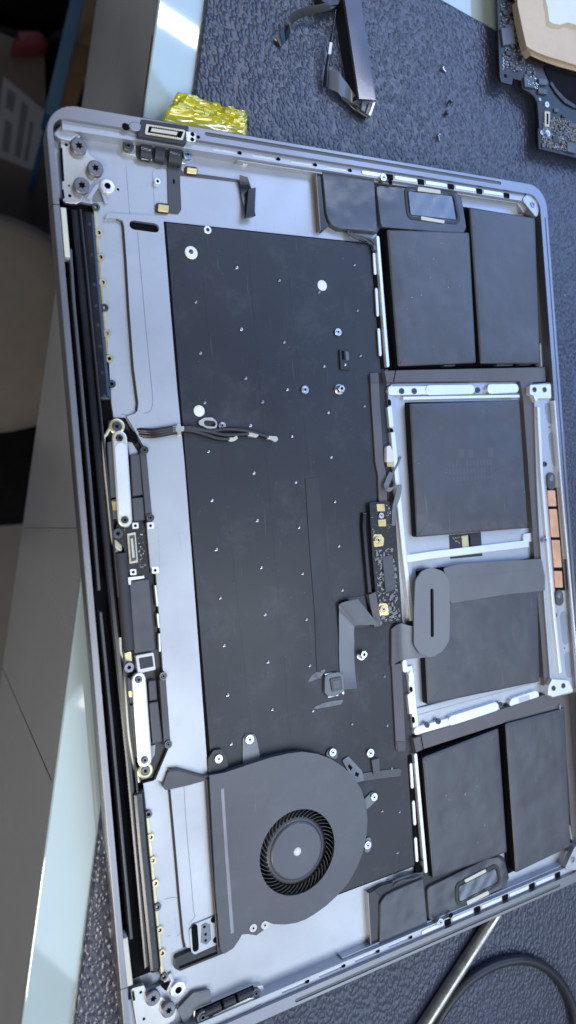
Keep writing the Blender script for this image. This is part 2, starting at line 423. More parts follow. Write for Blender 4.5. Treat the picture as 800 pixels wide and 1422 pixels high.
# ================================================================ SETTING
TH = math.radians(12.3); CT, ST = math.cos(TH), math.sin(TH)
def T(a, b): return (a*CT-b*ST, a*ST+b*CT)          # desk frame -> laptop frame (mm)
def trect(a0, b0, a1, b1): return [T(a0, b0), T(a1, b0), T(a1, b1), T(a0, b1)]

fl = obj('floor', B().prism(rect(-2500, -2500, 2500, 2500), -760, -750), floor_m); tag(fl, 'brown grey floor far below the desk edge', 'floor', kind='structure')

desk = empty('desk', *T(400, 100), -750)
tag(desk, 'grey laminate desk with a pale green glass top under the leather mat', 'desk')
g = obj('glass_top', B().prism(rnd(trect(36.8, -620, 1100, 720), 3), -8, -3, bev=.7), glassm, desk)
obj('tabletop', B().prism(trect(58, -600, 1090, 700), -30, -8.05, bev=.5), desk_m, desk)
for b0, b1 in ((-600, -262), (-261.7, 145.8), (146.1, 243.5), (244.5, 480), (480.3, 690)):
    obj('side_panel', B().prism(trect(39, b0, 57, b1), -262, -8.1), desk_m, desk)
for a, b in ((400, -560), (1050, -560), (400, 660), (1050, 660)):
    obj('leg', B().prism(trect(a-20, b-20, a+20, b+20), -750, -30.1, bev=1), desk_m, desk)
obj('underframe', B().prism(trect(58, -580, 380, 680), -260, -60), dark, desk)

mb = B()
mo = rnd(trect(54.8, -126.5, 700, 470), 6)
rings = [(0, -2.95), (.0, -1.2), (.35, -.5), (1.0, -.12), (1.9, 0)]
n = len(mo); vs = []; fs = []
for d, z in rings: vs += [(p[0], p[1], z) for p in (inset(mo, d) if d else mo)]
for k in range(len(rings)-1):
    for i in range(n): j = (i+1) % n; fs.append((k*n+i, k*n+j, (k+1)*n+j, (k+1)*n+i))
fs += [tuple(range(n))[::-1], tuple(range((len(rings)-1)*n, len(rings)*n))]
mat_o = obj('leather_mat', mb.add(vs, fs), leather)
tag(mat_o, 'large pebbled blue black leather mat lying on the glass desk top', 'mat')

# dim things below the desk edge
cr = empty('shade_crate', *P(20, 10, -660), -750); tag(cr, 'black crate added to stand in for the shadowed floor behind the brown carton', 'crate')  # made-up crate; its black replaces floor lost in shadow
co_ = rnd(PP([(-90, -60), (112, -60), (104, 40), (64, 64), (-90, 18)], -604), 8); ci_ = inset(co_, 8)
obj('body', B().prism(co_, -750, -604, holes=[ci_]), dark, cr); obj('base', B().prism(inset(co_, 8.1), -749, -740), dark, cr)
fm = obj('floor_shade_sheet', B().prism(rnd(PP([(60, 64), (120, 64), (112, 300), (78, 305)], -742), 5), -750, -742, bev=1), dark, None); tag(fm, 'flat black sheet added for the shade on the floor between brown carton and desk', 'tray')  # black sheet laid down in place of shade on the floor
c = P(8, 430, -420)
st = empty('stool', c[0]-60, c[1], -750); tag(st, 'low stool with rounded beige padded seat beside the desk', 'stool')
so = []
for k in range(40):
    q = 2*math.pi*k/40; e = .62
    so.append((c[0]-66+128*math.copysign(abs(math.cos(q))**e, math.cos(q)), c[1]+6+88*math.copysign(abs(math.sin(q))**e, math.sin(q))))
b = B(); n = 40; prof = [(0, -468), (-6, -455), (-8, -440), (-3, -428), (6, -421), (30, -418)]
vs = []; fs = []
for d, z in prof: vs += [(p[0], p[1], z) for p in inset(so, d)]
for k in range(len(prof)-1):
    for i in range(n): j = (i+1) % n; fs.append((k*n+i, k*n+j, (k+1)*n+j, (k+1)*n+i))
fs += [tuple(range(n))[::-1], tuple(range((len(prof)-1)*n, len(prof)*n))]
obj('seat', b.add(vs, fs), beige, st, smooth=60)
for dx, dy in ((-150, -70), (30, -70), (-150, 75), (30, 75)):
    obj('leg', B().tube([(c[0]+dx, c[1]+dy, -469), (c[0]+dx*1.05, c[1]+dy*1.05, -750)], 11), black, st)
bag = empty('black_bag', c[0]-20, c[1]+190, -750); tag(bag, 'black bag standing on the floor beside the stool', 'bag')
q0 = P(0, 560, -560); q1 = P(30, 728, -560)
obj('body', B().prism(rnd(rect(q0[0]-260, q0[1]-20, q1[0]+30, q1[1]), 18), -750, -560, bev=14), dark, bag, smooth=60)
obj('handle', B().tube([(q0[0]-60+40*math.cos(t), (q0[1]+q1[1])/2, -562+30*math.sin(t)) for t in [math.pi*i/10 for i in range(11)]], 4), dark, bag)

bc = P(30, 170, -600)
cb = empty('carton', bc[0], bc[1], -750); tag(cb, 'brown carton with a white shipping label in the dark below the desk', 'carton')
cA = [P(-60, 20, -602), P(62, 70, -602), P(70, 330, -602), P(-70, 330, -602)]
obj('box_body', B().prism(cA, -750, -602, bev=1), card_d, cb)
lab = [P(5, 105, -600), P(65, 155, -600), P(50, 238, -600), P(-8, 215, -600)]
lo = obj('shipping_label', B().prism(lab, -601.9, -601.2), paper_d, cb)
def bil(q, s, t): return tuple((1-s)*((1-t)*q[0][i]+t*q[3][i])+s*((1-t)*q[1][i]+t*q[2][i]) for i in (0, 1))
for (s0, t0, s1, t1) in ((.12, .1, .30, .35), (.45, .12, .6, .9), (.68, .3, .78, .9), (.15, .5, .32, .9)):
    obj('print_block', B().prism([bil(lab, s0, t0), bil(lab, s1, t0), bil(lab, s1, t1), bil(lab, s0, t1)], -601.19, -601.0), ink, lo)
po = P(92, 75, -400)
pa, pb = P(117, -40, -400), P(71, 160, -400)
rk = empty('shelf_upright', po[0], po[1], -750); tag(rk, 'blue painted steel bar beside the cartons below the desk', 'bar')
obj('bar', B().prism(band([pa, pb], 12), -430, -400, bev=.6), bluem, rk)
for f_ in (.15, .85):
    cc = (pa[0]*(1-f_)+pb[0]*f_, pa[1]*(1-f_)+pb[1]*f_); obj('post', B().prism(circ(cc, 3.5, 12), -750, -430.1), bluem, rk)
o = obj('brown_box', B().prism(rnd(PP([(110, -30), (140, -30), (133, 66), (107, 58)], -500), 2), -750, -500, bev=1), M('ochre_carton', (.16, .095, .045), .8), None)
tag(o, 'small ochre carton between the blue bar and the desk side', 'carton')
rb = []
for i in range(14):
    a = 2*math.pi*i/14; p = P(45+24*math.cos(a)*(1+.2*math.sin(3*a)), 38+15*math.sin(a)*(1+.25*math.cos(2*a)), -560); rb.append(p)
o = obj('red_cloth', B().prism(rb, -603.9, -572, bev=12), redm, None, smooth=70)
tag(o, 'crumpled red cloth lying over the edge of the added black crate', 'cloth')

# ================================================================ LAPTOP
UW, VL, RIM, DK = 240.7, 349.3, 9.5, 3.0
lap = empty('laptop', UW/2, VL/2, 0)
tag(lap, 'opened laptop lower case with bare insides, batteries and one fan on leather mat', 'laptop')
out = rnd(rect(0, 0, UW, VL), 11.5, 10)
obj('bottom_skin', B().prism(inset(out, .9), 0.02, .9), grey_al, lap)
# outer wall, with slots for the seal
inn = rnd(rect(2.4, 5.2, UW-5.0, VL-5.2), [5, 7, 7, 5], 8)
u_a, u_b = P(287, 186, RIM)[0], P(694, 249, RIM)[0]
grT = caps((u_a, 2.35), (u_b, 2.35), .75); grB = caps((u_a+8, VL-2.35), (u_b+4, VL-2.35), .75)
grR = caps((UW-2.2, 16), (UW-2.2, VL-16), .28)
b = B()
pro = [(.8, .05), (.25, .6), (0, 1.6), (0, RIM-.5), (.12, RIM-.15), (.4, RIM)]
n = len(out); vs = []; fs = []
for d, z in pro: vs += [(p[0], p[1], z) for p in (inset(out, d) if d else out)]
for k in range(len(pro)-1):
    for i in range(n): j = (i+1) % n; fs.append((k*n+i, k*n+j, (k+1)*n+j, (k+1)*n+i))
b.add(vs, fs)
top_o = inset(out, .4)
loops = [top_o, inn, grT, grB, grR]
flat = [p for l in loops for p in l]
tr = tessellate_polygon([[Vector((p[0], p[1], 0)) for p in l] for l in loops])
vs = [(p[0], p[1], RIM) for p in flat]; nf = len(flat); fs = [tuple(t) for t in tr]
vs += [(p[0], p[1], .95) for p in flat]
o_ = len(top_o)
for l in loops[1:]:
    m = len(l)
    for i in range(m): j = (i+1) % m; fs.append((o_+i, o_+j, nf+o_+j, nf+o_+i))
    o_ += m
b.add(vs, fs)
wall = obj('outer_wall', b, grey_al, lap, smooth=40)
for gname, gg in (('seal_strip', grT), ('seal_strip', grB)):
    obj(gname, B().prism(inset(gg, .03), 1, RIM-.4), M('seal_grey', (.11, .12, .12), .6), lap)
# seams where the hinge-side strip meets the corners
for (x, y) in ((70, 283), (172, 1373)):
    p = P(x, y, RIM); obj('wall_seam', B().box(-.03, p[1]-.12, 2.42, p[1]+.12, 2, RIM+.02), dark, wall)

# ledges with slots along both short sides and the front
def ledge(v0, v1, name):
    hs = []; fill = []
    u = u_a+3
    while u < 215:
        h = caps((u, (v0+v1)/2), (u+11.5, (v0+v1)/2), .62); hs.append(h); fill.append(h); u += 17.2
    o = obj(name, B().prism(rect(6, v0, UW-12, v1), .95, 7.9, holes=hs), silver, lap)
    for h in fill:
        e = max(h, key=lambda p: p[0]); vm = (v0+v1)/2
        if e[0] > 128:      # beside the speakers: proud rounded bars with dark gaps between them
            obj('slot_bar', B().prism(caps((e[0]-11.6, vm), (e[0]-.9, vm), .95), 7.0, 8.35, bev=.35), bright, o)
            obj('slot_gap', B().prism(rnd(rect(e[0]+.5, v0+.5, e[0]+4.2, v1-.1), .5), 7.0, 8.0), dark, o)
        else:
            obj('slot_floor', B().prism(inset(h, .03), 1, 7.2), bright, o)
            obj('slot_hole', B().prism(circ((e[0]-.9, vm), .75, 12), 7.25, 7.97), dark, o)
    return o
ledge(5.25, 8.4, 'short_side_ledge'); ledge(VL-8.4, VL-5.25, 'short_side_ledge')
# inner lip highlight lines
for v0, v1, ul in ((8.45, 9.2, 74), (VL-9.2, VL-8.45, 92)):
    obj('inner_lip', B().box(ul, v0, UW-16, v1, .95, 6.2, bev=.2), silver, lap)

# --- deck: bare metal floor; its hinge-side edge follows the antenna line
edge_px = [(131, 284), (137, 352), (144, 425), (151, 500), (155, 560), (158, 580), (174, 580), (199, 621), (206, 690), (212, 735), (218, 800), (223, 880),
           (228, 940), (234, 1040), (214, 1084), (199, 1088), (204, 1130), (211, 1195), (219, 1280), (226, 1345), (228, 1366)]
ed = PP(edge_px, DK)
deck = [(3.5, 6), (235, 6), (235, VL-6), (3.5, VL-6), (3.5, ed[-1][1]+1)]+ed[::-1]+[(3.5, ed[0][1]-1)]
dk = obj('metal_deck', B().prism(deck, .95, DK), silver, lap)
obj('hinge_cavity_floor', B().box(2.45, 30, 30, VL-30, .95, 1.3), dark, lap)

# raised strip next to the keyboard, top and bottom pockets beside it
rs = [(146, 303), (163, 303), (170, 306), (172.5, 313), (176, 360), (180, 430), (186, 510), (192.5, 560), (191, 571), (186, 575), (176, 578), (200, 620), (212, 735), (223, 880), (234, 1040), (216, 1083), (234, 1087)]
rs += [(237, 1097), (241, 1140), (245, 1185), (251, 1255), (256, 1305), (259, 1316), (300, 1316), (287, 1050), (279, 940), (267, 780), (256, 640), (246, 540), (236, 420), (227, 306), (222, 300), (150, 296)]
sl = caps(P(186, 312.5, 4.6), P(215, 316.5, 4.6), 1.75)
rsp = PP(rs, 4.6)
pl = obj('raised_strip', B().prism(rsp, DK-.2, 4.6, holes=[sl]), silver, lap)
obj('strip_slot', B().prism(inset(sl, .04), DK, DK+.12), dark, pl)
for px in ([(191, 322), (196, 380), (203, 460), (211, 540), (212, 560), (208, 571), (199, 574)], [(255.5, 1092), (259, 1150), (264, 1205), (269, 1265), (271, 1272), (262, 1283)]):
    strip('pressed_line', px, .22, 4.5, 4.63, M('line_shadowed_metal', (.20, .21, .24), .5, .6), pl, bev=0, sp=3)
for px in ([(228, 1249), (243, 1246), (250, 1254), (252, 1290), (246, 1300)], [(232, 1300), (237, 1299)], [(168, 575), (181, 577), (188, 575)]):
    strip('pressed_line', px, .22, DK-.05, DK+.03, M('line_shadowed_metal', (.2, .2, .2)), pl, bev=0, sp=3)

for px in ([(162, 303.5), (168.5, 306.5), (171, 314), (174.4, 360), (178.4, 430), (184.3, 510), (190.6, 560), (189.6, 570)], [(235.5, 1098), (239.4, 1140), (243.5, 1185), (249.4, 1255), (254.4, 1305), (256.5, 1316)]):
    strip('pocket_shade', px, .95, DK-.05, DK+.5, rubber, pl, bev=.1)  # dark strip paints in the shade of the step wall, no seal there

# --- hinge side bars
def vbar(name, px, w, z0, z1, mat, rr=None):
    return strip(name, px, w, z0, z1, mat, lap, bev=rr or min(w*.35, .8))
vbar('cover_strip', [(98, 345), (103, 420), (125, 660), (138, 820)], 1.1, 1.3, 7.6, charc)
vbar('cover_strip', [(140, 850), (155, 1000), (183, 1305)], 1.1, 1.3, 7.6, charc)
vbar('clutch_cover', [(104, 290), (130, 560), (153, 800), (180, 1060), (206, 1345)], 3.0, 1.3, 4.2, gloss, .9)
vbar('clutch_rib', [(112, 290), (137, 540), (157, 740), (165, 830)], .8, 1.3, 5.2, black, .3)
vbar('clutch_rib', [(171, 900), (190, 1085), (212, 1340)], .8, 1.3, 5.2, black, .3)
for px, n_ in (([(123, 292), (131, 395), (138, 470), (146, 556)], 1), ([(193, 1098), (200, 1180), (210, 1280), (217, 1352)], 1)):
    an = strip('antenna_cover', px, 4.6, 1.3, 5.4, gloss, lap, bev=1.3, r=1.6)
    pts = spline(PP(px, 5.4), 8)
    for k in range(2, len(pts)-1, 3):
        obj('press_mark', B().prism(circ(pts[k], .55+.25*random.random(), 10), 5.3, 5.46, bev=.05), black, an)
for px in ([(131.5, 284), (137, 352), (144, 425), (150, 492)], [(205, 1133), (211, 1195), (219, 1282), (226.5, 1357)]):
    strip('contact_strip', px, 1.15, 1.3, 3.55, gold2, lap, bev=.15)
for p in ((132, 287), (136, 323), (138.5, 357), (141.5, 392), (144, 427), (147, 463), (150.5, 498), (154, 533), (205, 1131), (208, 1163), (211, 1195), (214.5, 1227), (217.5, 1260), (220.5, 1292), (224, 1324), (226.5, 1357)):
    if p in ((144, 427), (154, 533), (132, 287), (205, 1131), (217.5, 1260), (226.5, 1357)): screw(lap, (p[0]+1.5, p[1]), 4.1, 1.45, dsteel, 'hole', 1.0, 'antenna_screw')
    else: screw(lap, (p[0]+1.5, p[1]), 4.0, 1.5, gold2, 'hole', 1.0, 'screw_lug')
strip('antenna_window', [(88, 288), (94, 357)], 1.9, 4, 9.3, cream, lap, bev=.2)
strip('antenna_window', [(173.5, 1303), (181, 1369)], 2.0, 4, 9.3, cream, lap, bev=.2)

# --- corner hinge plates
hp_px = [(84, 194), (103, 193), (119, 196), (123, 212), (146, 232), (139, 244), (130, 252), (117, 268), (113, 280), (106, 283), (87, 281)]
hp = plate('hinge_plate', hp_px, DK, 4.6, plate_al, lap, r=1.2, bev=.2)
for p in ((110, 202), (133, 233), (114, 257)): screw(hp, p, 6.6, 2.95, hscrew, 'torx', 2.0)
for p in ((92, 201), (97, 272), (96, 258)): hole_disc(hp, p, 4.6, .6 if p[0] != 96 else .35)
plate('hinge_plate_slot', [(83, 206), (86.5, 205), (89.5, 251), (86, 252)], 4.5, 4.7, dark, hp, bev=0)
plate('hinge_plate_slot', [(86, 263), (88.5, 263), (90, 275), (87, 276)], 4.5, 4.7, dark, hp, bev=0)
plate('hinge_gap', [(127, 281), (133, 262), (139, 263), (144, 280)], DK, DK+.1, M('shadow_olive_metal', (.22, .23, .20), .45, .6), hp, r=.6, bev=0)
hp2 = plate('hinge_plate', [(181, 1373), (200, 1368), (205, 1379), (212, 1376), (226, 1386), (246, 1402), (243, 1416), (232, 1424), (205, 1450), (195, 1460), (190, 1425)], DK, 4.6, plate_al, lap, r=1.0, bev=.2)
for p in ((213, 1387), (234.5, 1403.5)): screw(hp2, p, 6.6, 2.75, hscrew, 'torx', 2.0)
for p in ((195.5, 1378), (200, 1415)): hole_disc(hp2, p, 4.6, .55)
plate('hinge_plate_slot', [(183, 1377), (186, 1376), (188, 1389), (185, 1390)], 4.5, 4.7, dark, hp2, bev=0)
plate('hinge_gap', [(222, 1368), (236, 1361), (231, 1377)], DK, DK+.1, dark, hp2, r=.5, bev=0)
# raised washers and their arms
for (p, r) in (((149.5, 258), 2.6), ((248, 1375), 2.9), ((104, 187), 1.9)):
    screw(lap, p, 5.0, r, bright, 'hole', 2.0, 'boss')
strip('boss_arm', [(123, 276), (134, 259), (147, 250)], 1.5, DK, 4.0, silver, lap, bev=.2)
strip('boss_arm', [(148, 282), (143, 268), (148, 262)], 1.3, DK, 4.0, silver, lap, bev=.2)
strip('boss_arm', [(233, 1378), (240, 1362), (236, 1352)], 1.3, DK, 4.0, silver, lap, bev=.2)
plate('corner_step', [(72, 186), (84, 174), (104, 171), (168, 182), (168, 192), (112, 184), (98, 196), (82, 192)], DK, 6.2, silver, lap, r=1.5, bev=.5)
hole_disc(lap, (164, 263), DK, .5)

# --- connector brackets
def io_bracket(top):
    if top:
        root = plate('port_bracket', [(167, 188), (195, 187), (252, 200), (269, 208), (268, 222), (258, 228), (245, 228), (190, 218), (170, 212)], DK, 4.3, plate_al, lap, r=1.6, bev=.2)
        plate('port_housing', [(196, 165), (263, 175), (258, 201), (190, 189)], 4.35, 9.75, black, root, r=.6, bev=.25)
        fr = plate('connector', [(203, 172), (258, 180.5), (254, 194.5), (201, 186)], 9.75, 10.15, M('connector_metal', (.62, .57, .44), .38, .6), root, r=.5, bev=.1)
        plate('connector_well', [(207, 175), (255, 182.5), (251.5, 191.5), (205, 184)], 10.15, 10.19, dark, fr, bev=0)
        plate('connector_tongue', [(211, 177.5), (247, 183), (245.5, 187.5), (209.5, 182)], 10.19, 10.55, cream, fr, bev=.1)
        for k in range(12):
            x, y = 212+k*3.3, 176.2+k*.5
            plate('pin', [(x, y-2.2), (x+1.1, y-2.0), (x+.9, y+.4), (x-.2, y+.2)], 10.19, 10.4, gold2, fr, bev=0)
            plate('pin', [(x-2, y+8.4), (x-.9, y+8.6), (x-1.1, y+11), (x-2.2, y+10.8)], 10.19, 10.4, gold2, fr, bev=0)
        for a, b_ in (((196, 198), (210.5, 200.5)), ((216, 201.5), (229, 204)), ((235, 205), (252, 208))):
            c0, c1 = P(a[0], a[1]+4, 6.3), P(b_[0], b_[1]+5, 6.3)
            bb = B(); w = 4.6
            d = (Vector(c1)-Vector(c0)).normalized(); nn = Vector((-d.y, d.x)); L_, R_ = [], []
            for k in range(9):
                t = math.pi*k/8; off = -w*math.cos(t); z = 4.6+2.0*math.sin(t)
                L_.append((c0[0]+nn.x*off, c0[1]+nn.y*off, z)); R_.append((c1[0]+nn.x*off, c1[1]+nn.y*off, z))
            obj('clip', bb.ribbon(L_, R_, .8), black, root, smooth=60)
        plate('clip_base', [(188, 190), (256, 203), (252, 232), (190, 220)], 4.32, 4.8, black, root, r=.8)
        plate('clip_lip', [(197, 218), (211, 220.5), (210.5, 223), (196.5, 220.5)], 4.8, 5.3, plate_al, root, bev=.1)
        screw(root, (178.5, 202), 5.8, 2.1, dsteel, 'ring', 1.4); screw(root, (261, 214.5), 5.8, 1.9, M('blued_steel', (.25, .29, .38), .3, .9), 'ring', 1.4)
        text('clip_marking', 'CMOP', (203, 207.5), 6.72, 1.35, -9, printm, root)
        text('clip_marking', 'PORT 1', (243, 213.5), 6.72, 1.15, -9, printm, root)
        blk = plate('rim_block', [(178, 171), (186, 168.5), (197, 170.5), (194, 183), (180, 180)], 4, 9.9, grey_al, root, r=1.5, bev=.3)
        hole_disc(lap, (174.5, 176), 9.5, 1.4); plate('rim_tab', [(258, 182), (272, 184), (272, 197), (259, 196)], 4, 9.8, plate_al, root, r=.5)
        hole_disc(root, (267.5, 186.5), 9.8, .85); hole_disc(root, (267, 193.5), 9.8, .8); hole_disc(root, (275.5, 190.5), 9.5, .7)
    else:
        root = plate('port_bracket', [(268, 1424), (270, 1402), (345, 1372), (366, 1368), (368, 1388), (300, 1418), (290, 1440)], DK, 5.2, plate_al, lap, r=1.2, bev=.2)
        plate('bracket_bar', [(292, 1412), (345, 1386), (362, 1384), (364, 1391), (300, 1424)], 5.25, 7.2, plate_al, root, r=1, bev=.3)
        plate('bar_rib', [(306, 1413), (350, 1393), (351, 1395), (307, 1416)], 7.2, 7.45, bright, root, bev=.1)
        plate('clip_base', [(272, 1404), (352, 1369), (354, 1382), (276, 1418)], 5.25, 5.8, dark, root, bev=.1)
        for a, b_ in (((284, 1407), (306, 1397)), ((310, 1395), (326, 1388)), ((330, 1386), (350, 1377))):
            obj('clip', B().tube([P(a[0], a[1], 6.6)+(6.6,), P(b_[0], b_[1], 6.6)+(6.6,)], 1.5, 14), black, root, smooth=60)
        screw(root, (282, 1413), 7.4, 2.4, dsteel, 'ring', 1.4); screw(root, (356, 1380), 7.2, 1.9, dsteel, 'ring', 1.4)
        plate('rim_tab', [(322, 1418), (362, 1395), (374, 1400), (372, 1408), (340, 1424)], 4, 8.4, grey_al, root, r=.8)
        for p in ((366, 1402), (365, 1409)): hole_disc(root, p, 8.45, .9)
        plate('cover_sheet', [(246, 1402), (268, 1379), (292, 1374), (294, 1397), (268, 1408), (256, 1422)], 4.3, 4.9, flexg, root, r=.6, bev=.1)
        plate('cover_patch', [(277, 1379), (291, 1376.5), (292.5, 1394), (278, 1398)], 4.9, 5.0, M('patch_grey', (.15, .155, .17), .4), root, r=.4, bev=.05)
    return root
io_bracket(True); io_bracket(False)

# --- flex cable with gold contacts next to the top bracket
fx = plate('sensor_flex', [(232, 226), (252, 229), (252.5, 238), (338, 250), (346, 256), (352, 300), (340, 300), (333, 262), (330, 252), (250, 243), (252, 291), (248, 297), (236, 296), (234, 294)], DK+.1, DK+.45, flexm, lap, r=.6, bev=.08)
o = B().ribbon(path3([(333, 243), (334, 262), (338, 285), (341, 302)], [5.5, 4.2, 4.6, 6.2]), path3([(344, 246), (349, 262), (352, 280), (355, 300)], [5.5, 4.2, 4.6, 6.2]), .3)
obj('flex_tail', o, gloss, fx, smooth=60)
plate('flex_tail_tip', [(345, 262), (355.5, 260), (354, 300), (341, 302)], 4.9, 6.4, gloss, fx, r=.4, bev=.2)
for px in ([(260, 232), (274, 234), (273, 242), (259, 240)], [(220, 283), (235, 285), (234, 295), (219, 293)]):
    pd = plate('contact_base', [(px[0][0]-3, px[0][1]-2), (px[1][0]+1, px[1][1]-2), (px[2][0]+1, px[2][1]+2), (px[3][0]-3, px[3][1]+2)], DK+.1, DK+.8, black, fx, r=1)
    plate('gold_pad', px, DK+.8, DK+1.3, gold, pd, r=.3, bev=.15)
plate('flex_hole', [(240, 249), (243, 249.5), (243, 255), (240, 255)], DK+.45, DK+.5, dark, fx, bev=0)
for p, r in (((219, 251.5), 1.25), ((341, 225), 1.35)): screw(lap, p, 4.6, r, bright, 'hole', 1.6, 'standoff')
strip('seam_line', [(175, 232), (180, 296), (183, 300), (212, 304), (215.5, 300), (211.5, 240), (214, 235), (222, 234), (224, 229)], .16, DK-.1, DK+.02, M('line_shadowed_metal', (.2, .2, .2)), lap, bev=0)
screw(lap, (288.6, 319), 4.4, 1.6, bright, 'hole', 1.4, 'standoff')

# --- keyboard backing with rivets
kb_px = [(226.5, 307), (520, 348), (546, 700), (583, 1060), (592, 1212), (476, 1247), (300, 1290), (286, 1050), (279, 940), (267, 780), (256, 640), (246, 540), (236, 420)]
kc = PP(kb_px, 3.9)
u0k = 42.6; v0k = 36.2; u1k = 138.5; v1k = 314.5
gapk = obj('keyboard_gap', B().prism(rnd(rect(u0k-1.2, v0k-.4, u1k+.5, v1k+.5), .6), DK-.1, 3.84), dark, lap)
kb = obj('keyboard_backing', B().prism(rnd(rect(u0k, v0k, u1k, v1k), .6), DK, 4.05, bev=.12), keyb, lap)
riv = [(329.5, 371), (388.7, 389), (444, 405.5), (493, 367.6), (272.5, 419), (497.5, 431), (336, 457), (395.5, 475), (279, 490), (451, 508.6), (501.6, 494), (342, 525), (400, 541),
       (285, 559), (365.5, 558), (348.6, 591), (457, 573), (507, 564), (406.4, 606), (290, 627), (353.5, 657), (411.6, 670), (461, 635), (295, 695), (358, 723), (416, 733), (466, 697),
       (301, 763.5), (363.6, 788.6), (421, 797), (471.6, 758.6), (306.6, 831), (369, 854), (426.6, 860.6), (476.5, 820), (312, 897), (373, 920), (431, 925), (535, 940), (317, 966),
       (379, 986), (435.6, 988), (490, 1006), (539, 1008), (322, 1034), (545, 1068), (532, 1127), (556, 1128), (553, 1185)]
for k, p in enumerate(riv): screw(kb, p, 4.6, (.98, .85, .92)[k % 3] if p[0] < 400 else .82, (M('dull_steel', (.26, .26, .28), .35, .9) if p[0] > 480 or p[1] < 560 and k % 3 else M('rivet_steel', (.45, .45, .46), .30, .95)), 'dome', .7, 'rivet')
for p, r in (((266, 350.5), 2.65), ((448, 396), 2.35), ((277, 570.5), 2.3)):
    d = screw(kb, p, 4.35, r, M('white_sticker', (.85, .85, .84), .45, var=.03), 'dome', .32, 'white_dot')
    if p[0] == 266: screw(kb, (266, 349), 4.75, .95, dsteel, 'dome', .5, 'rivet')
for p, r, k in (((470, 461), 1.7, 'ring'), ((424, 541), 1.8, 'ring'), ((309, 591), 1.6, 'ring'), ((515, 1046), 1.9, 'ring'), ((475, 539.5), 1.7, 'hex'), ((506, 909), 1.8, 'hex')):
    screw(kb, p, 5.0 if k == 'ring' else 7.0, r, steel, k, .8 if k == 'ring' else 2.6, 'standoff')
    if k == 'hex': screw(kb, (p[0]-3.5, p[1]+1), 4.5, 2.3, steel, 'ring', .45, 'standoff_foot')
s_ = plate('socket', [(471.5, 485), (485.5, 486.5), (486.5, 514), (473, 512.5)], 4.05, 5.0, black, kb, r=.3)
plate('socket_recess', [(474, 487), (478, 487.5), (479, 500), (475, 499.5)], 5.0, 5.03, dark, s_, bev=0); plate('socket_recess', [(480, 488), (484, 488.5), (485, 500), (481, 500)], 5.0, 5.03, M('socket_grey', (.14, .14, .16), .4), s_, bev=0)
screw(s_, (480, 506.5), 5.2, .6, steel, 'dome', .3, 'rivet')
plate('tape_band', [(424, 665), (443, 662), (451, 760), (462, 850), (467, 925), (440, 933), (437, 850), (430, 760)], 4.05, 4.35, M('dull_black_tape', (.034, .036, .042), .55, var=.15), kb, bev=.1)
for x0, x1 in ((276, 352), (344, 405), (396, 470)):
    strip('film_seam', [(x0, 330), (x0+(x1-x0)*.5, 680), (x1, 1035)], .5, 4.0, 4.09, keyb, kb, bev=0)
strip('film_seam', [(262, 615), (330, 624), (420, 632), (520, 640)], .35, 4.0, 4.08, keyb, kb, bev=0)
# glue residue and connector at the lower middle
for px in ([(436, 982), (452, 975), (478, 971), (474, 978), (455, 982), (437, 985)], [(425, 949), (433, 938), (440, 933), (449, 935), (446, 941), (435, 945)], [(445, 928), (450, 924), (452, 932), (447, 937)], [(459, 926), (463, 922), (465, 926)]):
    plate('glue_patch', px, 4.05, 4.3, glue, kb, r=.5, bev=.06)
cn = plate('flex_connector', [(451, 940), (456, 936), (470, 933), (478, 937), (479, 960), (466, 967), (456, 968), (451, 962)], 4.05, 5.5, flexs, lap, r=1.2, bev=.25)
plate('connector_cap', [(459, 943), (474, 940), (476, 957), (462, 961)], 5.5, 6.2, chip, cn, r=.4, bev=.15)
plate('connector_plug', [(462, 946), (471, 944), (472.5, 954), (464, 957)], 6.2, 6.4, M('plug_grey', (.12, .125, .14), .4), cn, r=.2, bev=.05)
for px in ([(451, 936), (461, 934), (461, 936), (452, 938)], [(455, 966), (470, 963), (470, 966), (456, 969)], [(475, 960), (478, 960), (478, 964), (475, 964)]):
    plate('solder_edge', px, 4.05, 5.0, steel, cn, bev=.05)
Lp = path3([(497, 832), (473, 838), (471, 850), (471, 880), (471, 908), (472, 935), (474, 958)], [9.0, 6.2, 5.4, 4.7, 4.5, 4.6, 5.6], 5)
Rp = path3([(526, 868), (497, 868), (492, 872), (492, 890), (492, 915), (494, 940), (496, 956)], [9.0, 6.6, 5.4, 4.7, 4.5, 4.5, 4.7], 5)
obj('trackpad_flex', B().ribbon(Lp, Rp, .18), flexs, lap, smooth=60)
plate('flex_shoulder', [(470, 833), (512, 826), (524, 868), (490, 872)], 4.2, 4.4, gloss, lap, r=.8, bev=.04)

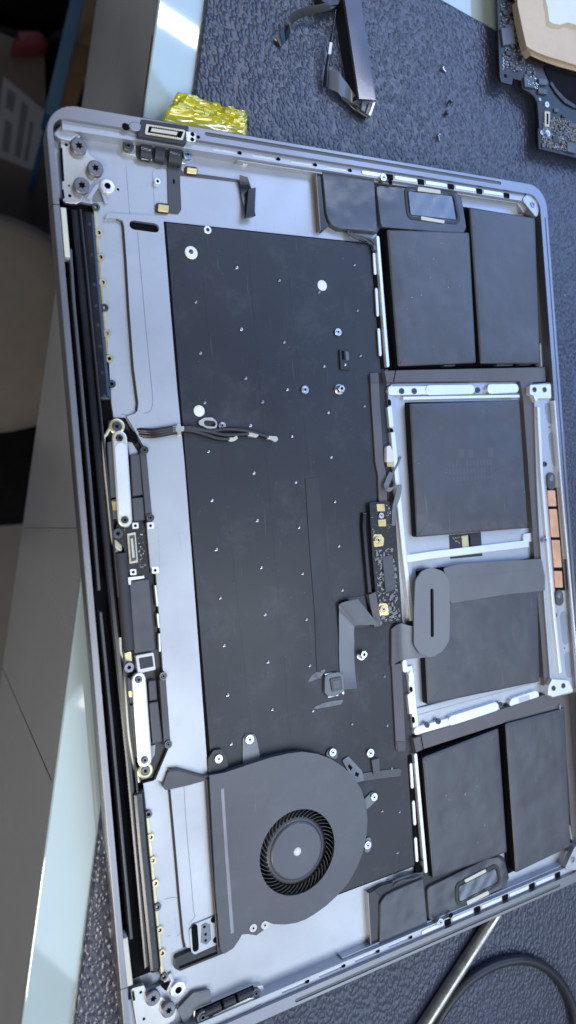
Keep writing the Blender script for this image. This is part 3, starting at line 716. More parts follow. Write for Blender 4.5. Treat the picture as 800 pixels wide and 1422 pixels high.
# --- battery cells in dark bays
BZ = 8.0
cells = [([(537.5, 318), (652.5, 322), (662, 504), (553, 509)], 0), ([(652, 287), (744, 302), (751, 505), (667.5, 505)], 0),
         ([(569, 560), (722, 555), (734, 733), (579, 746)], 1), ([(585, 800), (746, 775), (750, 947), (594, 979)], 1),
         ([(587, 1052), (693, 1011), (705, 1184), (601.5, 1221)], 0), ([(702, 1005), (785, 983), (793, 1176), (716.5, 1213)], 0)]
for k, (px, mid) in enumerate(cells):
    q = PP(px, BZ)
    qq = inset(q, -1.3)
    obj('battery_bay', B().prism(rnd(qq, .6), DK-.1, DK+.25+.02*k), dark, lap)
    rp = rnd(q, 1.0, 4)
    rings = [(.5, DK+.3), (.1, DK+.7), (0, DK+1.6), (0, BZ-.9), (.12, BZ-.45), (.45, BZ-.12), (1.2, BZ), (5, BZ+.10)]
    n = len(rp); vs = []; fs = []
    for d, z in rings: vs += [(p[0], p[1], z) for p in (inset(rp, d) if d and d < 2 else (rp if not d else [((p[0]-sum(x[0] for x in rp)/n)*.75+sum(x[0] for x in rp)/n, (p[1]-sum(x[1] for x in rp)/n)*.75+sum(x[1] for x in rp)/n) for p in rp]))]
    for j_ in range(len(rings)-1):
        for i in range(n): j = (i+1) % n; fs.append((j_*n+i, j_*n+j, (j_+1)*n+j, (j_+1)*n+i))
    fs += [tuple(range(n))[::-1], tuple(range((len(rings)-1)*n, len(rings)*n))]
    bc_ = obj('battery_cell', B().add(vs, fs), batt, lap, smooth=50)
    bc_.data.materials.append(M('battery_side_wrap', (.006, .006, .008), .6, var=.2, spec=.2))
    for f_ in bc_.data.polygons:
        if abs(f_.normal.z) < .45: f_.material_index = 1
    # folded pouch corners
    if k in (0, 1, 4, 5):
        c0 = q[3]; c1 = q[2]
        e1 = (Vector(c1)-Vector(c0)).normalized()
        obj('pouch_fold', B().ribbon([(c0[0]+.6, c0[1]-7, BZ-.3), (c0[0]+3, c0[1]-3.4, BZ+.12), (c0[0]+7, c0[1]-.9, BZ-.25)], [(c0[0]+.4, c0[1]-1, BZ-.5), (c0[0]+.8, c0[1]-.8, BZ-.4), (c0[0]+1.2, c0[1]-.5, BZ-.5)], .15), batt, bc_, smooth=60)
# printed ghost text block on the upper middle cell is only an emboss
gb = [(610+9*i, 612+3*random.random()) for i in range(9)]
cellm = PP(cells[2][0], BZ+.11)
for row, (t0, t1) in enumerate(((.36, .43), (.45, .49), (.51, .55), (.57, .60))):
    for i in range(13 if row else 5):
        s0 = (.30+.031*i) if row else (.30+.09*i); s1 = s0+(.018 if row else .05)
        if random.random() < .2: continue
        obj('embossed_mark', B().prism([bil(cellm, s0, t0), bil(cellm, s1, t0), bil(cellm, s1, t1), bil(cellm, s0, t1)], BZ+.08, BZ+.125), M('faint_print', (.085, .087, .10), .46, var=.05), lap)

# --- dark adhesive frame bars around the trackpad bay
AZ = 6.6
fb = plate('frame_tape', [(534, 515), (560, 514), (757, 510), (758, 530), (740, 531), (744, 640), (752, 740), (755, 800), (763, 880), (768, 960), (780, 966), (782, 981), (772, 986), (700, 1004), (586, 1041),
                          (583, 1021), (640, 1004), (748, 968), (757, 964), (751, 880), (744, 800), (740, 740), (733, 640), (726, 548), (722, 529), (560, 530), (537, 531)], DK, AZ, taupe, lap, bev=.12)
for a, b_ in (((549.5, 514.5), (546.5, 530.5)), ((584.5, 1021), (588, 1040))): strip('tape_seam', [a, b_], .5, AZ, AZ+.05, dark, fb, bev=0)
plate('tape_end', [(574, 1026), (584, 1022), (587, 1041), (578, 1045)], DK, AZ-.2, taupe, fb, bev=.1)
for a, b_ in (((617, 507), (632, 506.5)), ((690, 506.5), (712, 506)), ((722, 505.5), (738, 505))): strip('tape_tab', [a, b_], 1.0, DK, AZ-.3, charc, fb, bev=.1)
# rails between keyboard and batteries
for px, pads in (([(515, 338), (527, 338), (545, 512), (530, 512)], [((520, 353), (521.5, 379)), ((523, 402), (525, 437)), ((526.3, 458), (528.5, 492))]),
                 ([(567, 1050), (581, 1046), (596, 1215), (578, 1215)], [((571, 1062), (573, 1093)), ((574.5, 1114), (576.5, 1144)), ((577.5, 1165), (579.5, 1195))])):
    rl = plate('bay_rail', px, DK, 4.6, dark, lap, bev=.1)
    for a, b_ in pads: pill('rail_pad', a, b_, .75, 4.6, 5.2, bright, rl, .2)
pill('rail_bar', (525, 330), (539, 507), .85, DK, 6.4, bright, lap, .25)
pill('rail_bar', (577.5, 1049), (592, 1210), .9, DK, 6.4, bright, lap, .25)

# --- trackpad carrier (bare metal ribs)
TZ = 5.4
tr_ = plate('trackpad_carrier', [(539, 536), (545, 533), (724, 530), (726, 556), (562, 559), (566, 640), (574, 742), (735, 733), (738, 750), (738, 768), (745, 780), (577, 790), (583, 870), (594, 975), (740, 946), (751, 940), (752, 962), (640, 993), (590, 1010), (576, 1020), (573, 1018), (569, 985), (560, 880), (548, 700), (541, 590)], DK, TZ-1.2, silver, lap, r=.5, bev=.15)
plate('carrier_rail', [(538, 538), (545, 534), (560, 700), (582, 865), (577, 865), (566, 800), (549, 680)], DK, TZ, silver, tr_, r=.4)
strip('carrier_rib', [(541, 549.5), (724, 546.5)], .1, DK, TZ, silver, tr_, bev=0)
strip('carrier_rib', [(560, 553), (722, 550)], 1.5, DK, TZ+.3, bright, tr_, bev=.3)
strip('carrier_rib', [(561, 777), (600, 771), (735, 755)], 3.6, DK, TZ+.3, bright, tr_, bev=.4)
strip('carrier_rib', [(546, 600), (555, 700), (563, 780), (573, 862)], 2.6, DK, TZ+.6, bright, tr_, bev=.4)
strip('carrier_rib', [(574, 990), (640, 972), (748, 943)], 3.4, DK, TZ-.3, silver, tr_, bev=.5)
strip('carrier_rib', [(569, 925), (573, 960), (578, 1010)], 3.2, DK, TZ, bright, tr_, bev=.4)
# pads on the rails
for a, b_ in (((544, 542.5), (640, 541)), ((597, 541.5), (655, 540.5)), ((682, 540), (716, 539))): pill('carrier_pad', a, b_, 2.3 if a[0] != 544 else 2.0, DK, TZ+(.9 if a[0] != 544 else .5), bright, tr_, .4)
for a, b_ in (((580, 1015), (690, 985)), ((628, 1001), (688, 982)), ((713, 976), (744, 966))): pill('carrier_pad', a, b_, 2.4 if a[0] != 580 else 2.0, DK, TZ+(.9 if a[0] != 580 else .5), bright, tr_, .4)
plate('pad_label', [(720, 969), (735, 964.5), (737, 972), (722, 977)], TZ+.9, TZ+.95, M('pad_label_grey', (.55, .57, .62), .5), tr_, bev=0)
for p in ((558.5, 543), (576, 543), (664.5, 541.5), (594, 1007), (609.5, 1002), (696, 979)): screw(tr_, p, TZ+1.0, 1.35, dsteel, 'ring', .9)
for px in ([(538, 565), (544, 564), (547, 592), (541, 594)], [(566, 965), (572, 961), (577, 990), (569, 992)]): plate('carrier_tab', px, DK, TZ+.2, bright, tr_, r=.4)
for a, b_ in (((541, 557), (541.5, 561)), ((544, 597), (544.5, 601)), ((571, 956), (571.5, 959)), ((574, 998), (574.5, 1002))): pill('carrier_slot', a, b_, .75, TZ, TZ+.25, dark, tr_, 0)
pill('carrier_boss', (562, 920), (563, 930), 1.3, DK, TZ+.3, bright, tr_); pill('carrier_boss', (571, 936), (572, 944), 1.4, DK, TZ+.5, bright, tr_)
plate('carrier_corner', [(740, 739), (738, 752), (727, 754), (727, 742)], DK, TZ, bright, tr_, r=.5)
# connector between the two middle cells
cw = plate('battery_connector', [(624, 743), (668, 739), (670, 772), (626, 776)], DK, TZ-.9, black, lap, bev=.1)
plate('connector_metal', [(641, 744), (652, 743), (654, 768), (643, 770)], TZ-.9, TZ-.6, gold2, cw, bev=.1); plate('connector_slot', [(650, 743), (653, 743), (654.5, 768), (652, 768)], TZ-.6, TZ-.55, dark, cw, bev=0)
for k in range(10): plate('contact', [(627+random.random()*12, 745+random.random()*9+0) for _ in range(1)][0:0] or (lambda x, y: [(x, y), (x+2, y), (x+2, y+2), (x, y+2)])(627+random.random()*11, 744+random.random()*11), TZ-.9, TZ-.6, solder, cw, bev=0)

# --- front plate (palm-rest edge) with slots, copper pads
FZ = 9.2
fp = plate('front_plate', [(736, 534), (766, 531), (770, 560), (784, 700), (797, 840), (806, 960), (767, 969), (761, 960), (764, 940), (757, 850), (749, 740), (745, 660), (742, 552), (736, 548)], DK, FZ-1.6, silver, lap, r=.6, bev=.3)
plate('front_lug', [(736, 535), (765, 533), (766, 553), (748, 553), (745, 560), (741, 549), (736, 547)], DK, FZ, bright, fp, r=.8, bev=.2)
plate('front_lug', [(767, 943), (790, 945), (797, 960), (768, 968), (761, 965), (762, 952)], DK, FZ, bright, fp, r=.8, bev=.2)
for p in ((743, 541), (757, 541), (769.5, 956), (783, 952.5)): screw(fp, p, FZ+.4, 1.3, dsteel, 'ring', .7)
strip('front_rib', [(748, 565), (753, 660), (762, 760), (771, 860), (779, 935)], 2.0, DK, FZ-.4, bright, fp, bev=.4)
strip('front_wall', [(770.5, 556), (779, 660), (789, 770), (799, 880), (806, 955)], 1.0, DK, FZ+1.2, bright, fp, bev=.3)
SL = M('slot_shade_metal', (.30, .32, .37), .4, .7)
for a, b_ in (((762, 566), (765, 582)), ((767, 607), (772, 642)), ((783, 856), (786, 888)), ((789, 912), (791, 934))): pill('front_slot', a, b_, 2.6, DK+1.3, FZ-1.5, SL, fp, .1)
for p in ((763, 593), (784, 900)): hole_disc(fp, p, FZ-1.4, .35)
for p in ((757.5, 644.5), (771.5, 854.5)): screw(fp, p, FZ-.6, 1.3, dsteel, 'hole', .8)
for a, b_ in (((766, 663), (766.5, 673)), ((777, 826), (778, 834))):
    h = pill('slide_block', a, b_, 2.6, FZ-1.6, FZ-.5, charc, fp, .25)
    screw(h, (a[0]+1, a[1]+1), FZ-.1, 1.6, M('slide_grey', (.20, .21, .22), .4, .5), 'dome', .4, 'slide_dome')
for px in ([(760.5, 681), (771, 681), (773, 703), (762.5, 703)], [(763, 707), (773.5, 707), (777, 746), (766, 746)], [(766.5, 750), (777.5, 750), (780.5, 788), (770, 788)], [(770, 793), (780.5, 793), (782, 816), (772, 816)]):
    plate('copper_pad', px, FZ-1.6, FZ-.9, copper, fp, r=.3, bev=.12)
plate('copper_bed', [(759, 677), (773, 677), (785, 820), (771, 820)], FZ-1.6, FZ-1.5, dark, fp, bev=0)
screw(fp, (757, 750), FZ+.2, 1.4, M('clear_ring', (.5, .52, .55), .2, .6), 'ring', .6, 'clear_washer')
# dark channels in front of the outer cells
for px in ([(745, 300), (752, 303), (759, 400), (765, 520), (766, 531), (757, 531), (752, 505), (747, 400)], [(779, 966), (797, 962), (806, 1160), (795, 1176), (789, 1080)]):
    plate('front_channel', px, DK, 4.4, taupe, lap, bev=.1)
for a, b_ in (((738.5, 309), (741.5, 350)), ((750.5, 478), (752, 508)), ((778, 980), (782, 1040)), ((791, 1147), (794, 1165))): pill('channel_clip', a, b_, .45, DK, 7.6, M('clip_grey', (.30, .30, .30), .4), lap, .1)
# diagonal braces and corner screw pads
for px, cpx, brace in (([(725, 277), (733, 268), (745, 271), (751, 285), (746, 303)], (740, 284), [(716, 277), (728, 294)]), ([(784, 1208), (799, 1175), (812, 1176), (812, 1200), (800, 1209)], (796, 1194), [(778, 1210), (788, 1182)])):
    pd = plate('corner_pad', px, DK, 8.6, silver, lap, r=1.3, bev=.3); screw(pd, cpx, 8.9, 1.5, grey_al, 'hole', .6)
    strip('corner_brace', brace, 1.3, DK, 5.8, silver, lap, bev=.2)
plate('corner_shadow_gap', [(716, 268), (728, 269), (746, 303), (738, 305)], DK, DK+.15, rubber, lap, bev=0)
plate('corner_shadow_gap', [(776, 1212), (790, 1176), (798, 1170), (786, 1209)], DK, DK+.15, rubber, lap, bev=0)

# --- speakers
def speaker(top):
    if top:
        body = plate('speaker', [(441, 231), (521, 249), (640, 272), (648, 318), (645, 326), (640, 327), (528, 316), (524, 324), (470, 319), (455, 310), (449, 296)], DK, 5.2, black, lap, r=1.5, bev=.2)
        plate('speaker_face', [(447, 233), (520, 249), (524, 322), (473, 317), (458, 310), (453, 296)], 5.2, 6.4, film, body, r=[.6, .6, .5, 6, 4, 4], bev=.35)
        plate('speaker_shelf', [(522, 257), (634, 266), (642, 278), (648, 316), (643, 325), (529, 315)], 5.2, 6.6, film, body, r=2, bev=.35)
        gk = PP([(561, 258), (632, 266), (641, 312), (566, 304)], 6.9)
        fo = PP([(566, 262), (627, 270), (634, 308), (570, 301)], 6.75)
        pads = [[(581, 259), (612, 264), (612, 269), (580, 265)], [(585, 300), (618, 306), (617, 310), (585, 305)]]
        plate('side_channel', [(437, 224), (445, 226), (458, 312), (448, 322), (443, 315)], DK, 5.4, gloss, lap, r=.5, bev=.2)
        strip('channel_trim', [(438, 226), (442, 280), (445, 320)], .45, DK, 6.0, M('trim_bronze', (.28, .22, .17), .35, .7), lap, bev=.1)
        lead = [(484, 318), (492, 326), (505, 330), (515, 334), (522, 344)]
        sp = (533, 246)
    else:
        body = plate('speaker', [(513, 1240), (530, 1230), (590, 1212), (680, 1186), (700, 1190), (708, 1222), (594, 1272), (590, 1290), (524, 1326)], DK, 5.2, black, lap, r=1.5, bev=.2)
        plate('speaker_face', [(528, 1254), (535, 1244), (550, 1236), (588, 1220), (594, 1284), (527, 1318)], 5.2, 6.4, film, body, r=[3, 4, 4, .5, .5, .5], bev=.35)
        plate('speaker_shelf', [(593, 1233), (676, 1193), (692, 1190), (702, 1198), (706, 1230), (596, 1280)], 5.2, 6.6, film, body, r=2, bev=.35)
        gk = PP([(632, 1228), (692, 1198), (697, 1228), (634, 1262)], 6.9)
        fo = PP([(637, 1231), (688, 1204), (693, 1226), (639, 1257)], 6.75)
        pads = [[(645, 1222), (674, 1207), (676, 1211), (647, 1226)], [(648, 1252), (678, 1237), (680, 1242), (650, 1257)]]
        plate('side_channel', [(512, 1240), (521, 1236), (528, 1244), (524, 1326), (516, 1330)], DK, 5.4, gloss, lap, r=.5, bev=.2)
        strip('channel_trim', [(511.5, 1240), (514, 1290), (516, 1325)], .45, DK, 6.0, grey_al, lap, bev=.1)
        lead = [(545, 1226), (556, 1220), (572, 1216), (586, 1210), (589, 1200)]
        sp = (612, 1281)
    go = rnd(gk, 3.2, 6); gi = rnd(inset(gk, 1.3), 2.4, 6)
    obj('gasket', B().prism(go, 6.6, 6.95, holes=[gi]), rubber, body)
    go2 = inset(rnd(gk, 3.2, 6), 1.9); obj('gasket_bead', B().tube([(p[0], p[1], 6.75) for p in go2+go2[:1]], .28, 8), gloss, body, smooth=60)
    # crumpled foil membrane
    bb = B(); nx, ny = 16, 10; vs = []; fs = []
    for j in range(ny+1):
        for i in range(nx+1):
            p = bil(fo, i/nx, j/ny); vs.append((p[0], p[1], 6.72+.10*math.sin(i*1.1+j*.7)+.08*random.random()))
    for j in range(ny):
        for i in range(nx): a = j*(nx+1)+i; fs.append((a, a+1, a+nx+2, a+nx+1))
    bot = len(vs); vs += [(p[0], p[1], 6.55) for p in fo]; fs.append((bot, bot+1, bot+2, bot+3))
    obj('membrane', bb.add(vs, fs), foil, body, smooth=70)
    for px in pads: plate('foam_pad', px, 6.9, 7.3, cream, body, r=.3, bev=.1)
    screw(body, sp, 9.2, 1.7, steel, 'ring', 2.4); hole_disc(body, (sp[0]+(9 if top else 14), sp[1]+(7 if top else -10)), 7.95, 1.2)
    for k in range(4):
        q = [(x+random.uniform(-2, 2), y+random.uniform(-2, 2)+k*1.2) for x, y in lead]
        obj('lead_wire', B().tube(path3(q, [4.6+random.random() for _ in q], 4), .55, 8), gloss if k % 2 else charc, body, smooth=60)
    plate('lead_plug', [(lead[-1][0]-4, lead[-1][1]-5), (lead[-1][0]+4, lead[-1][1]-3), (lead[-1][0]+5, lead[-1][1]+4), (lead[-1][0]-3, lead[-1][1]+3)], 4.2, 6.2, charc, body, r=.5, bev=.2)
    return body
speaker(True); speaker(False)

# --- L-shaped power flex with its loop
lf = plate('power_flex', [(616, 789), (640, 783), (752, 776), (757, 800), (757, 820), (700, 826), (626, 838)], BZ+.12, BZ+.45, flexg, lap, r=.8, bev=.08)
slot = caps(P(600, 820, BZ+1.3), P(600.5, 882, BZ+1.3), .95)
head = rnd(PP([(577, 806), (586, 793), (600, 788), (615, 793), (624, 806), (625, 850), (624, 890), (614, 905), (598, 913), (583, 908), (575, 895), (575, 850)], BZ+1.3), 4)
obj('flex_loop', B().prism(head, BZ+.5, BZ+1.3, holes=[slot]), M('loop_grey', (.19, .195, .205), .40, var=.06), lf); obj('loop_slot', B().prism(inset(slot, .02), BZ+.3, BZ+.55), dark, lf)
strip('flex_crease', [(626, 803), (690, 796), (752, 789)], .15, BZ+.4, BZ+.47, flexs, lf, bev=0)
o = B().ribbon(path3([(606, 868), (575, 870), (556, 866), (543, 874)], [BZ+.4, BZ+.2, 7.0, 4.9], 5), path3([(606, 912), (580, 914), (557, 917), (543, 926)], [BZ+.4, BZ+.2, 7.0, 4.9], 5), .3)
obj('flex_tail', o, flexs, lf, smooth=60)
strip('flat_cable', [(551, 922), (553, 960), (555, 1000), (557, 1040)], 5.2, 4.2, 5.0, taupe, lap, bev=.15)
plate('cable_end', [(551, 1030), (563, 1030), (563, 1043), (553, 1044)], 5.0, 5.3, charc, lap, r=.3)
strip('flat_cable', [(520, 520), (522, 560), (525, 605), (527, 640), (531, 660), (532, 700)], 4.4, 4.2, 5.0, taupe, lap, bev=.15)
plate('cable_end', [(514, 518), (525, 517.5), (526, 532), (515, 532)], 5.0, 5.3, charc, lap, r=.3)
# white connector piece and curled lead above the small board
plate('plug', [(537, 620), (542, 618), (547, 630), (547, 641), (537, 642)], 4.2, 6.2, white, lap, r=.6, bev=.2); plate('plug_gold', [(537, 642), (547, 641), (547, 648), (538, 648)], 4.2, 6.0, gold, lap, bev=.1)
Lp = path3([(541, 655), (535, 668), (534, 677), (541, 683), (551, 675), (549, 688), (545, 705), (544, 730)], [6, 6.6, 7, 7.4, 7.6, 7, 6.6, 6.6], 5)
Rp = path3([(547, 657), (543, 668), (540, 675), (543, 677), (557, 673), (556, 690), (551, 705), (549, 730)], [6, 6.6, 7.4, 7.8, 7.6, 7, 6.6, 6.6], 5)
obj('curled_lead', B().ribbon(Lp, Rp, .2), flexg, lap, smooth=60)
strip('lead_branch', [(546, 656), (552, 645), (557, 634)], 1.0, 5.8, 6.2, flexg, lap, bev=.05)

# --- small board beside the trackpad bay
def comps(poly, Z, n, mats, parent, smin=.35, smax=1.1, h=.5, name='components', seed=1, avoid=()):
    rg = random.Random(seed); us = [p[0] for p in poly]; vs_ = [p[1] for p in poly]; b = B(); k = 0; tries = 0
    def inside(x, y):
        c = False
        for i in range(len(poly)):
            (x1, y1), (x2, y2) = poly[i-1], poly[i]
            if (y1 > y) != (y2 > y) and x < (x2-x1)*(y-y1)/(y2-y1)+x1: c = not c
        return c
    while k < n and tries < n*20:
        tries += 1
        x, y = rg.uniform(min(us), max(us)), rg.uniform(min(vs_), max(vs_))
        if not inside(x, y) or any(a[0] < x < a[2] and a[1] < y < a[3] for a in avoid): continue
        w, l = rg.uniform(smin, smax), rg.uniform(smin, smax)*rg.choice((.5, 1))
        b.box(x-w/2, y-l/2, x+w/2, y+l/2, Z-.02, Z+h*rg.uniform(.4, 1)); k += 1
    o = obj(name, b, mats, parent, smooth=0); o['kind'] = 'stuff'; return o
sb = plate('control_board', [(513, 698), (541, 696), (548, 740), (556, 862), (530, 870), (524, 850), (517, 770)], 5.2, 6.2, pcb, lap, r=.4, bev=.1)
strip('board_gasket', [(507, 712), (506, 730), (510, 780), (514, 824)], 2.4, 4.05, 5.6, gloss, sb, bev=.5)
plate('board_foam', [(512, 826), (522, 822), (531, 869), (520, 871)], 4.1, 6.4, taupe, sb, bev=.2)
for px in ([(523, 700), (534, 700), (535, 710), (524, 710)], [(525, 722), (536, 721), (536.5, 731), (526, 731)]): plate('gold_pad', px, 6.2, 6.4, gold, sb, bev=.05)
screw(sb, (530, 716), 7.0, 1.35, steel, 'ring', .8, 'board_post')
for p in ((525.5, 750), (533, 846)):
    plate('gold_pad', [(p[0]-7, p[1]-8), (p[0]+4, p[1]-8), (p[0]+8, p[1]-2), (p[0]+7, p[1]+8), (p[0]-6, p[1]+10)], 6.2, 6.35, gold, sb, r=.8, bev=.03)
    screw(sb, p, 7.1, 1.75, M('brass_screw', (.66, .58, .42), .3, .9), 'ring', .8)
plate('chip', [(531, 774), (545, 770), (550, 818), (536, 823)], 6.2, 7.1, chip, sb, r=.2, bev=.1)
comps(PP([(519, 763), (545, 759), (555, 860), (528, 866)], 6.2), 6.2, 150, solder, sb, .3, .9, .5, 'components', 3, [P(531, 772, 6.2)+P(549, 822, 6.2), P(526, 838, 6.2)+P(540, 854, 6.2)])
comps(PP([(536, 700), (541, 700), (546, 738), (539, 738)], 6.2), 6.2, 26, white, sb, .12, .4, .06, 'board_print', 5)
comps(PP([(515, 716), (518, 716), (521, 744), (518, 744)], 6.2), 6.2, 16, white, sb, .12, .3, .06, 'board_print', 6)

# --- fan
FT = 8.2
fo_px = [(291, 1077), (312, 1073), (345, 1062), (376, 1052), (400, 1046.5), (420, 1044), (441, 1047), (460, 1054), (478, 1066), (492, 1080), (502, 1097), (508, 1116), (510.5, 1138), (509, 1160), (504, 1184), (496, 1204), (484, 1226), (468, 1244), (453, 1258), (436, 1270), (424, 1277), (412, 1281.5), (396, 1284), (380, 1283.5), (371, 1280),
         (366, 1292), (356, 1299), (344, 1297), (336, 1298), (331, 1307), (324, 1317), (311, 1325), (306, 1318), (300, 1240), (295, 1150)]
foP = PP(fo_px, FT)
cl, cr_, ct_, cb_ = P(359, 1185, FT), P(466, 1180, FT), P(420, 1123, FT), P(400, 1247, FT)
fc = ((cl[0]+cr_[0])/2, (ct_[1]+cb_[1])/2); fr = ((cr_[0]-cl[0])+(cb_[1]-ct_[1]))/4
opening = circ(fc, fr, 64)
fan = obj('fan', B().prism(foP, FT-.9, FT, holes=[opening]), fan_m, lap)
b = B()
for rg_ in (opening,):
    n = len(rg_); vs = [(p[0], p[1], FT+.0) for p in rg_]+[(fc[0]+(p[0]-fc[0])*1.012, fc[1]+(p[1]-fc[1])*1.012, FT+.04) for p in rg_]+[(fc[0]+(p[0]-fc[0])*1.03, fc[1]+(p[1]-fc[1])*1.03, FT-.02) for p in rg_]
    fs = []
    for k in range(2):
        for i in range(n): j = (i+1) % n; fs.append((k*n+i, k*n+j, (k+1)*n+j, (k+1)*n+i))
    b.add(vs, fs)
obj('opening_lip', b, fan_m, fan, smooth=80)
obj('fan_shell', B().prism(inset(foP, .5), 4.2, FT-.9, holes=[circ(fc, fr+3.5, 48)]), charc, fan)
obj('fan_floor', B().prism(circ(fc, fr+4, 48), 4.2, 4.5), dark, fan)
hub_r = fr*.655
obj('hub', B().lathe(fc, [(hub_r+1.1, 4.5), (hub_r+1.0, 6.2), (hub_r+.5, 7.0), (hub_r, 7.35), (hub_r-.35, 7.45), (hub_r-1.0, 7.38), (.1, 7.36)], 64), fan_m, fan, smooth=25)
obj('hub_skirt', B().lathe(fc, [(fr*.86, 4.5), (fr*.86, 5.0), (hub_r+1.6, 6.4), (hub_r+1.02, 6.6)], 64), charc, fan, smooth=60)
obj('hub_pin', B().lathe(fc, [(1.75, 7.3), (1.7, 7.7), (1.2, 7.95), (.1, 8.0)], 20), white, fan, smooth=60)
def blade():
    b = B(); A, Bq = [], []
    r0, r1 = fr*.79, fr*1.10
    for k in range(6):
        t = k/5; r = r0+(r1-r0)*t; a = .30*t+.10*t*t
        A.append((r*math.cos(a), r*math.sin(a), 7.4)); Bq.append((r*math.cos(a-.035), r*math.sin(a-.035), 4.9))
    vs = []; fs = []
    for p, q in zip(A, Bq):
        n_ = Vector((-p[1], p[0])).normalized()*.16
        vs += [p, (p[0]+n_.x*1.6, p[1]+n_.y*1.6, p[2]), (q[0]+n_.x, q[1]+n_.y, q[2]), q]
    for i in range(5):
        for k in range(4): l = (k+1) % 4; fs.append((i*4+k, i*4+l, i*4+4+l, i*4+4+k))
    fs += [(0, 1, 2, 3), (23, 22, 21, 20)]
    return b.add(vs, fs)
NB = 47
for k in range(NB):
    o = inst('blade', 'blade', blade, M('blade_plastic', (.050, .048, .042), .42), fan, fc, 0); o.rotation_euler = (0, 0, 2*math.pi*k/NB)
strip('fan_stiffener', [(309, 1095), (315, 1190), (323, 1296)], 1.3, FT, FT+.14, M('stiffener_metal', (.20, .20, .22), .35, .6), fan, bev=.05)
# lugs and their screws
def lug(px, mat, sc_px, z, r=1.7):
    o = plate('fan_lug', px, 4.1, z, mat, fan, r=1.2, bev=.15); screw(o, sc_px, z+.7, r, steel, 'ring', .7)
    return o
lug([(290, 1076), (289, 1053), (296, 1042), (308, 1040), (315, 1050), (318, 1068)], black, (304, 1054), 5.6)
lug([(337, 1064), (337, 1026), (342, 1019), (353, 1019), (357, 1027), (362, 1052)], flexs, (347, 1027), 4.6, 1.9)
lug([(452, 1050), (455, 1042), (462, 1038), (469, 1042), (469, 1056)], flexs, (462.5, 1045), 4.8)
lug([(500, 1115), (516, 1100), (524, 1101), (525, 1110), (509, 1125)], flexs, (520, 1107), 4.8)
lug([(506, 1184), (508, 1164), (515, 1162), (517, 1174), (513, 1184)], flexs, (511, 1174), 4.8)
for p in ((352, 1289), (368, 1285)): screw(fan, p, FT+.5, 1.55, white, 'ring', .5)
# fan lead
plate('fan_plug', [(475, 1056), (484, 1050), (503, 1070), (506, 1084), (497, 1087), (488, 1080)], 4.1, 4.7, flexs, fan, r=.6, bev=.1)
plate('fan_plug_hole', [(485, 1061), (490, 1066), (487, 1070), (483, 1064)], 4.7, 4.73, dark, fan, bev=0); plate('fan_plug_hole', [(494, 1072), (499, 1074), (497, 1079), (493, 1077)], 4.7, 4.73, dark, fan, bev=0)
plate('fan_lead', [(503, 1074), (528, 1070), (555, 1067), (558, 1071), (556, 1078), (530, 1081), (505, 1085)], 4.1, 4.5, flexm, fan, r=.5, bev=.08)
plate('fan_lead_clip', [(516, 1055), (527, 1053), (528, 1074), (519, 1076)], 4.1, 5.2, flexm, fan, r=.4, bev=.15)
plate('fan_corner_foot', [(497, 1124), (506, 1120), (508, 1127), (500, 1131)], 4.1, 6.0, black, fan, bev=.1)
# black wedge, vent tray and plate on the hinge side of the fan
plate('air_guide', [(233, 1072), (244, 1068), (280, 1077), (291, 1076), (292, 1082), (262, 1091), (230, 1098), (226, 1092)], 3.8, 6.0, charc, lap, r=.8, bev=.2)
strip('air_guide_lip', [(235, 1070), (248, 1069), (284, 1079)], .8, 3.8, 6.6, black, lap, bev=.2)
plate('air_tray', [(243, 1330), (300, 1305), (312, 1310), (312, 1324), (250, 1349), (242, 1345)], DK, 5.0, black, lap, r=1, bev=.25); strip('tray_slot', [(249, 1344), (302, 1323)], 1.0, 5.0, 5.1, dark, lap, bev=0)
vp = plate('vent_plate', [(263, 1291), (271, 1283), (300, 1271), (306, 1310), (270, 1326), (266, 1322)], DK, 5.2, silver, lap, r=1, bev=.12)
pill('vent_slot', (270, 1288), (272, 1317), 1.25, 5.2, 5.25, dark, vp, 0)
plate('vent_insert', [(280, 1285), (285, 1281.5), (292, 1284), (293.5, 1305), (287, 1312), (279, 1309)], 5.2, 5.4, M('insert_grey', (.16, .17, .19), .4, .5), vp, bev=.05)
for p in ((284, 1287), (285.5, 1297.5), (285.5, 1306)): hole_disc(vp, p, 5.42, .55)
for p in ((297, 1277), (300, 1305)): hole_disc(vp, p, 5.22, 1.25)
strip('fan_gasket', [(290, 1080), (296, 1180), (306, 1322)], 2.2, DK, 6.5, black, lap, bev=.3)

# --- hinge-side electronics
RZ = 3.6
hb = plate('display_board_tray', [(150, 584), (172, 582), (196, 622), (204, 700), (211, 760), (220, 880), (226, 950), (232, 1036), (212, 1080), (196, 1084), (184, 1058), (170, 900), (156, 740)], 1.3, 2.2, black, lap, bev=.15)
for px in ([(158, 584), (148, 603), (144, 610), (146, 650), (151, 700), (156.5, 750), (163, 761), (168, 764)], [(166.5, 885), (168, 905), (173, 920), (174.5, 960), (178, 1015), (184, 1052), (193, 1086)]):
    obj('edge_trim', B().tube(path3(px, 4.2, 4), .62, 10), M('ivory_trim', (.62, .58, .46), .4, .3), hb, smooth=60)
for (a, b_) in (((166.5, 608), (174, 722)), ((193, 944), (201.5, 1056))):
    lk = pill('link_bar', a, b_, 2.75, 4.4, 5.6, M('satin_white_metal', (.72, .69, .62), .36, .6, var=.04), hb, .5)
    d = ((b_[0]-a[0])*.13, (b_[1]-a[1])*.13)
    pill('link_face', (a[0]+d[0], a[1]+d[1]), (b_[0]-d[0], b_[1]-d[1]), 2.2, 5.6, 5.85, bright, lk, .2)
    for p in (a, b_): screw(lk, p, 6.3, 1.35, dsteel, 'torx', .8)
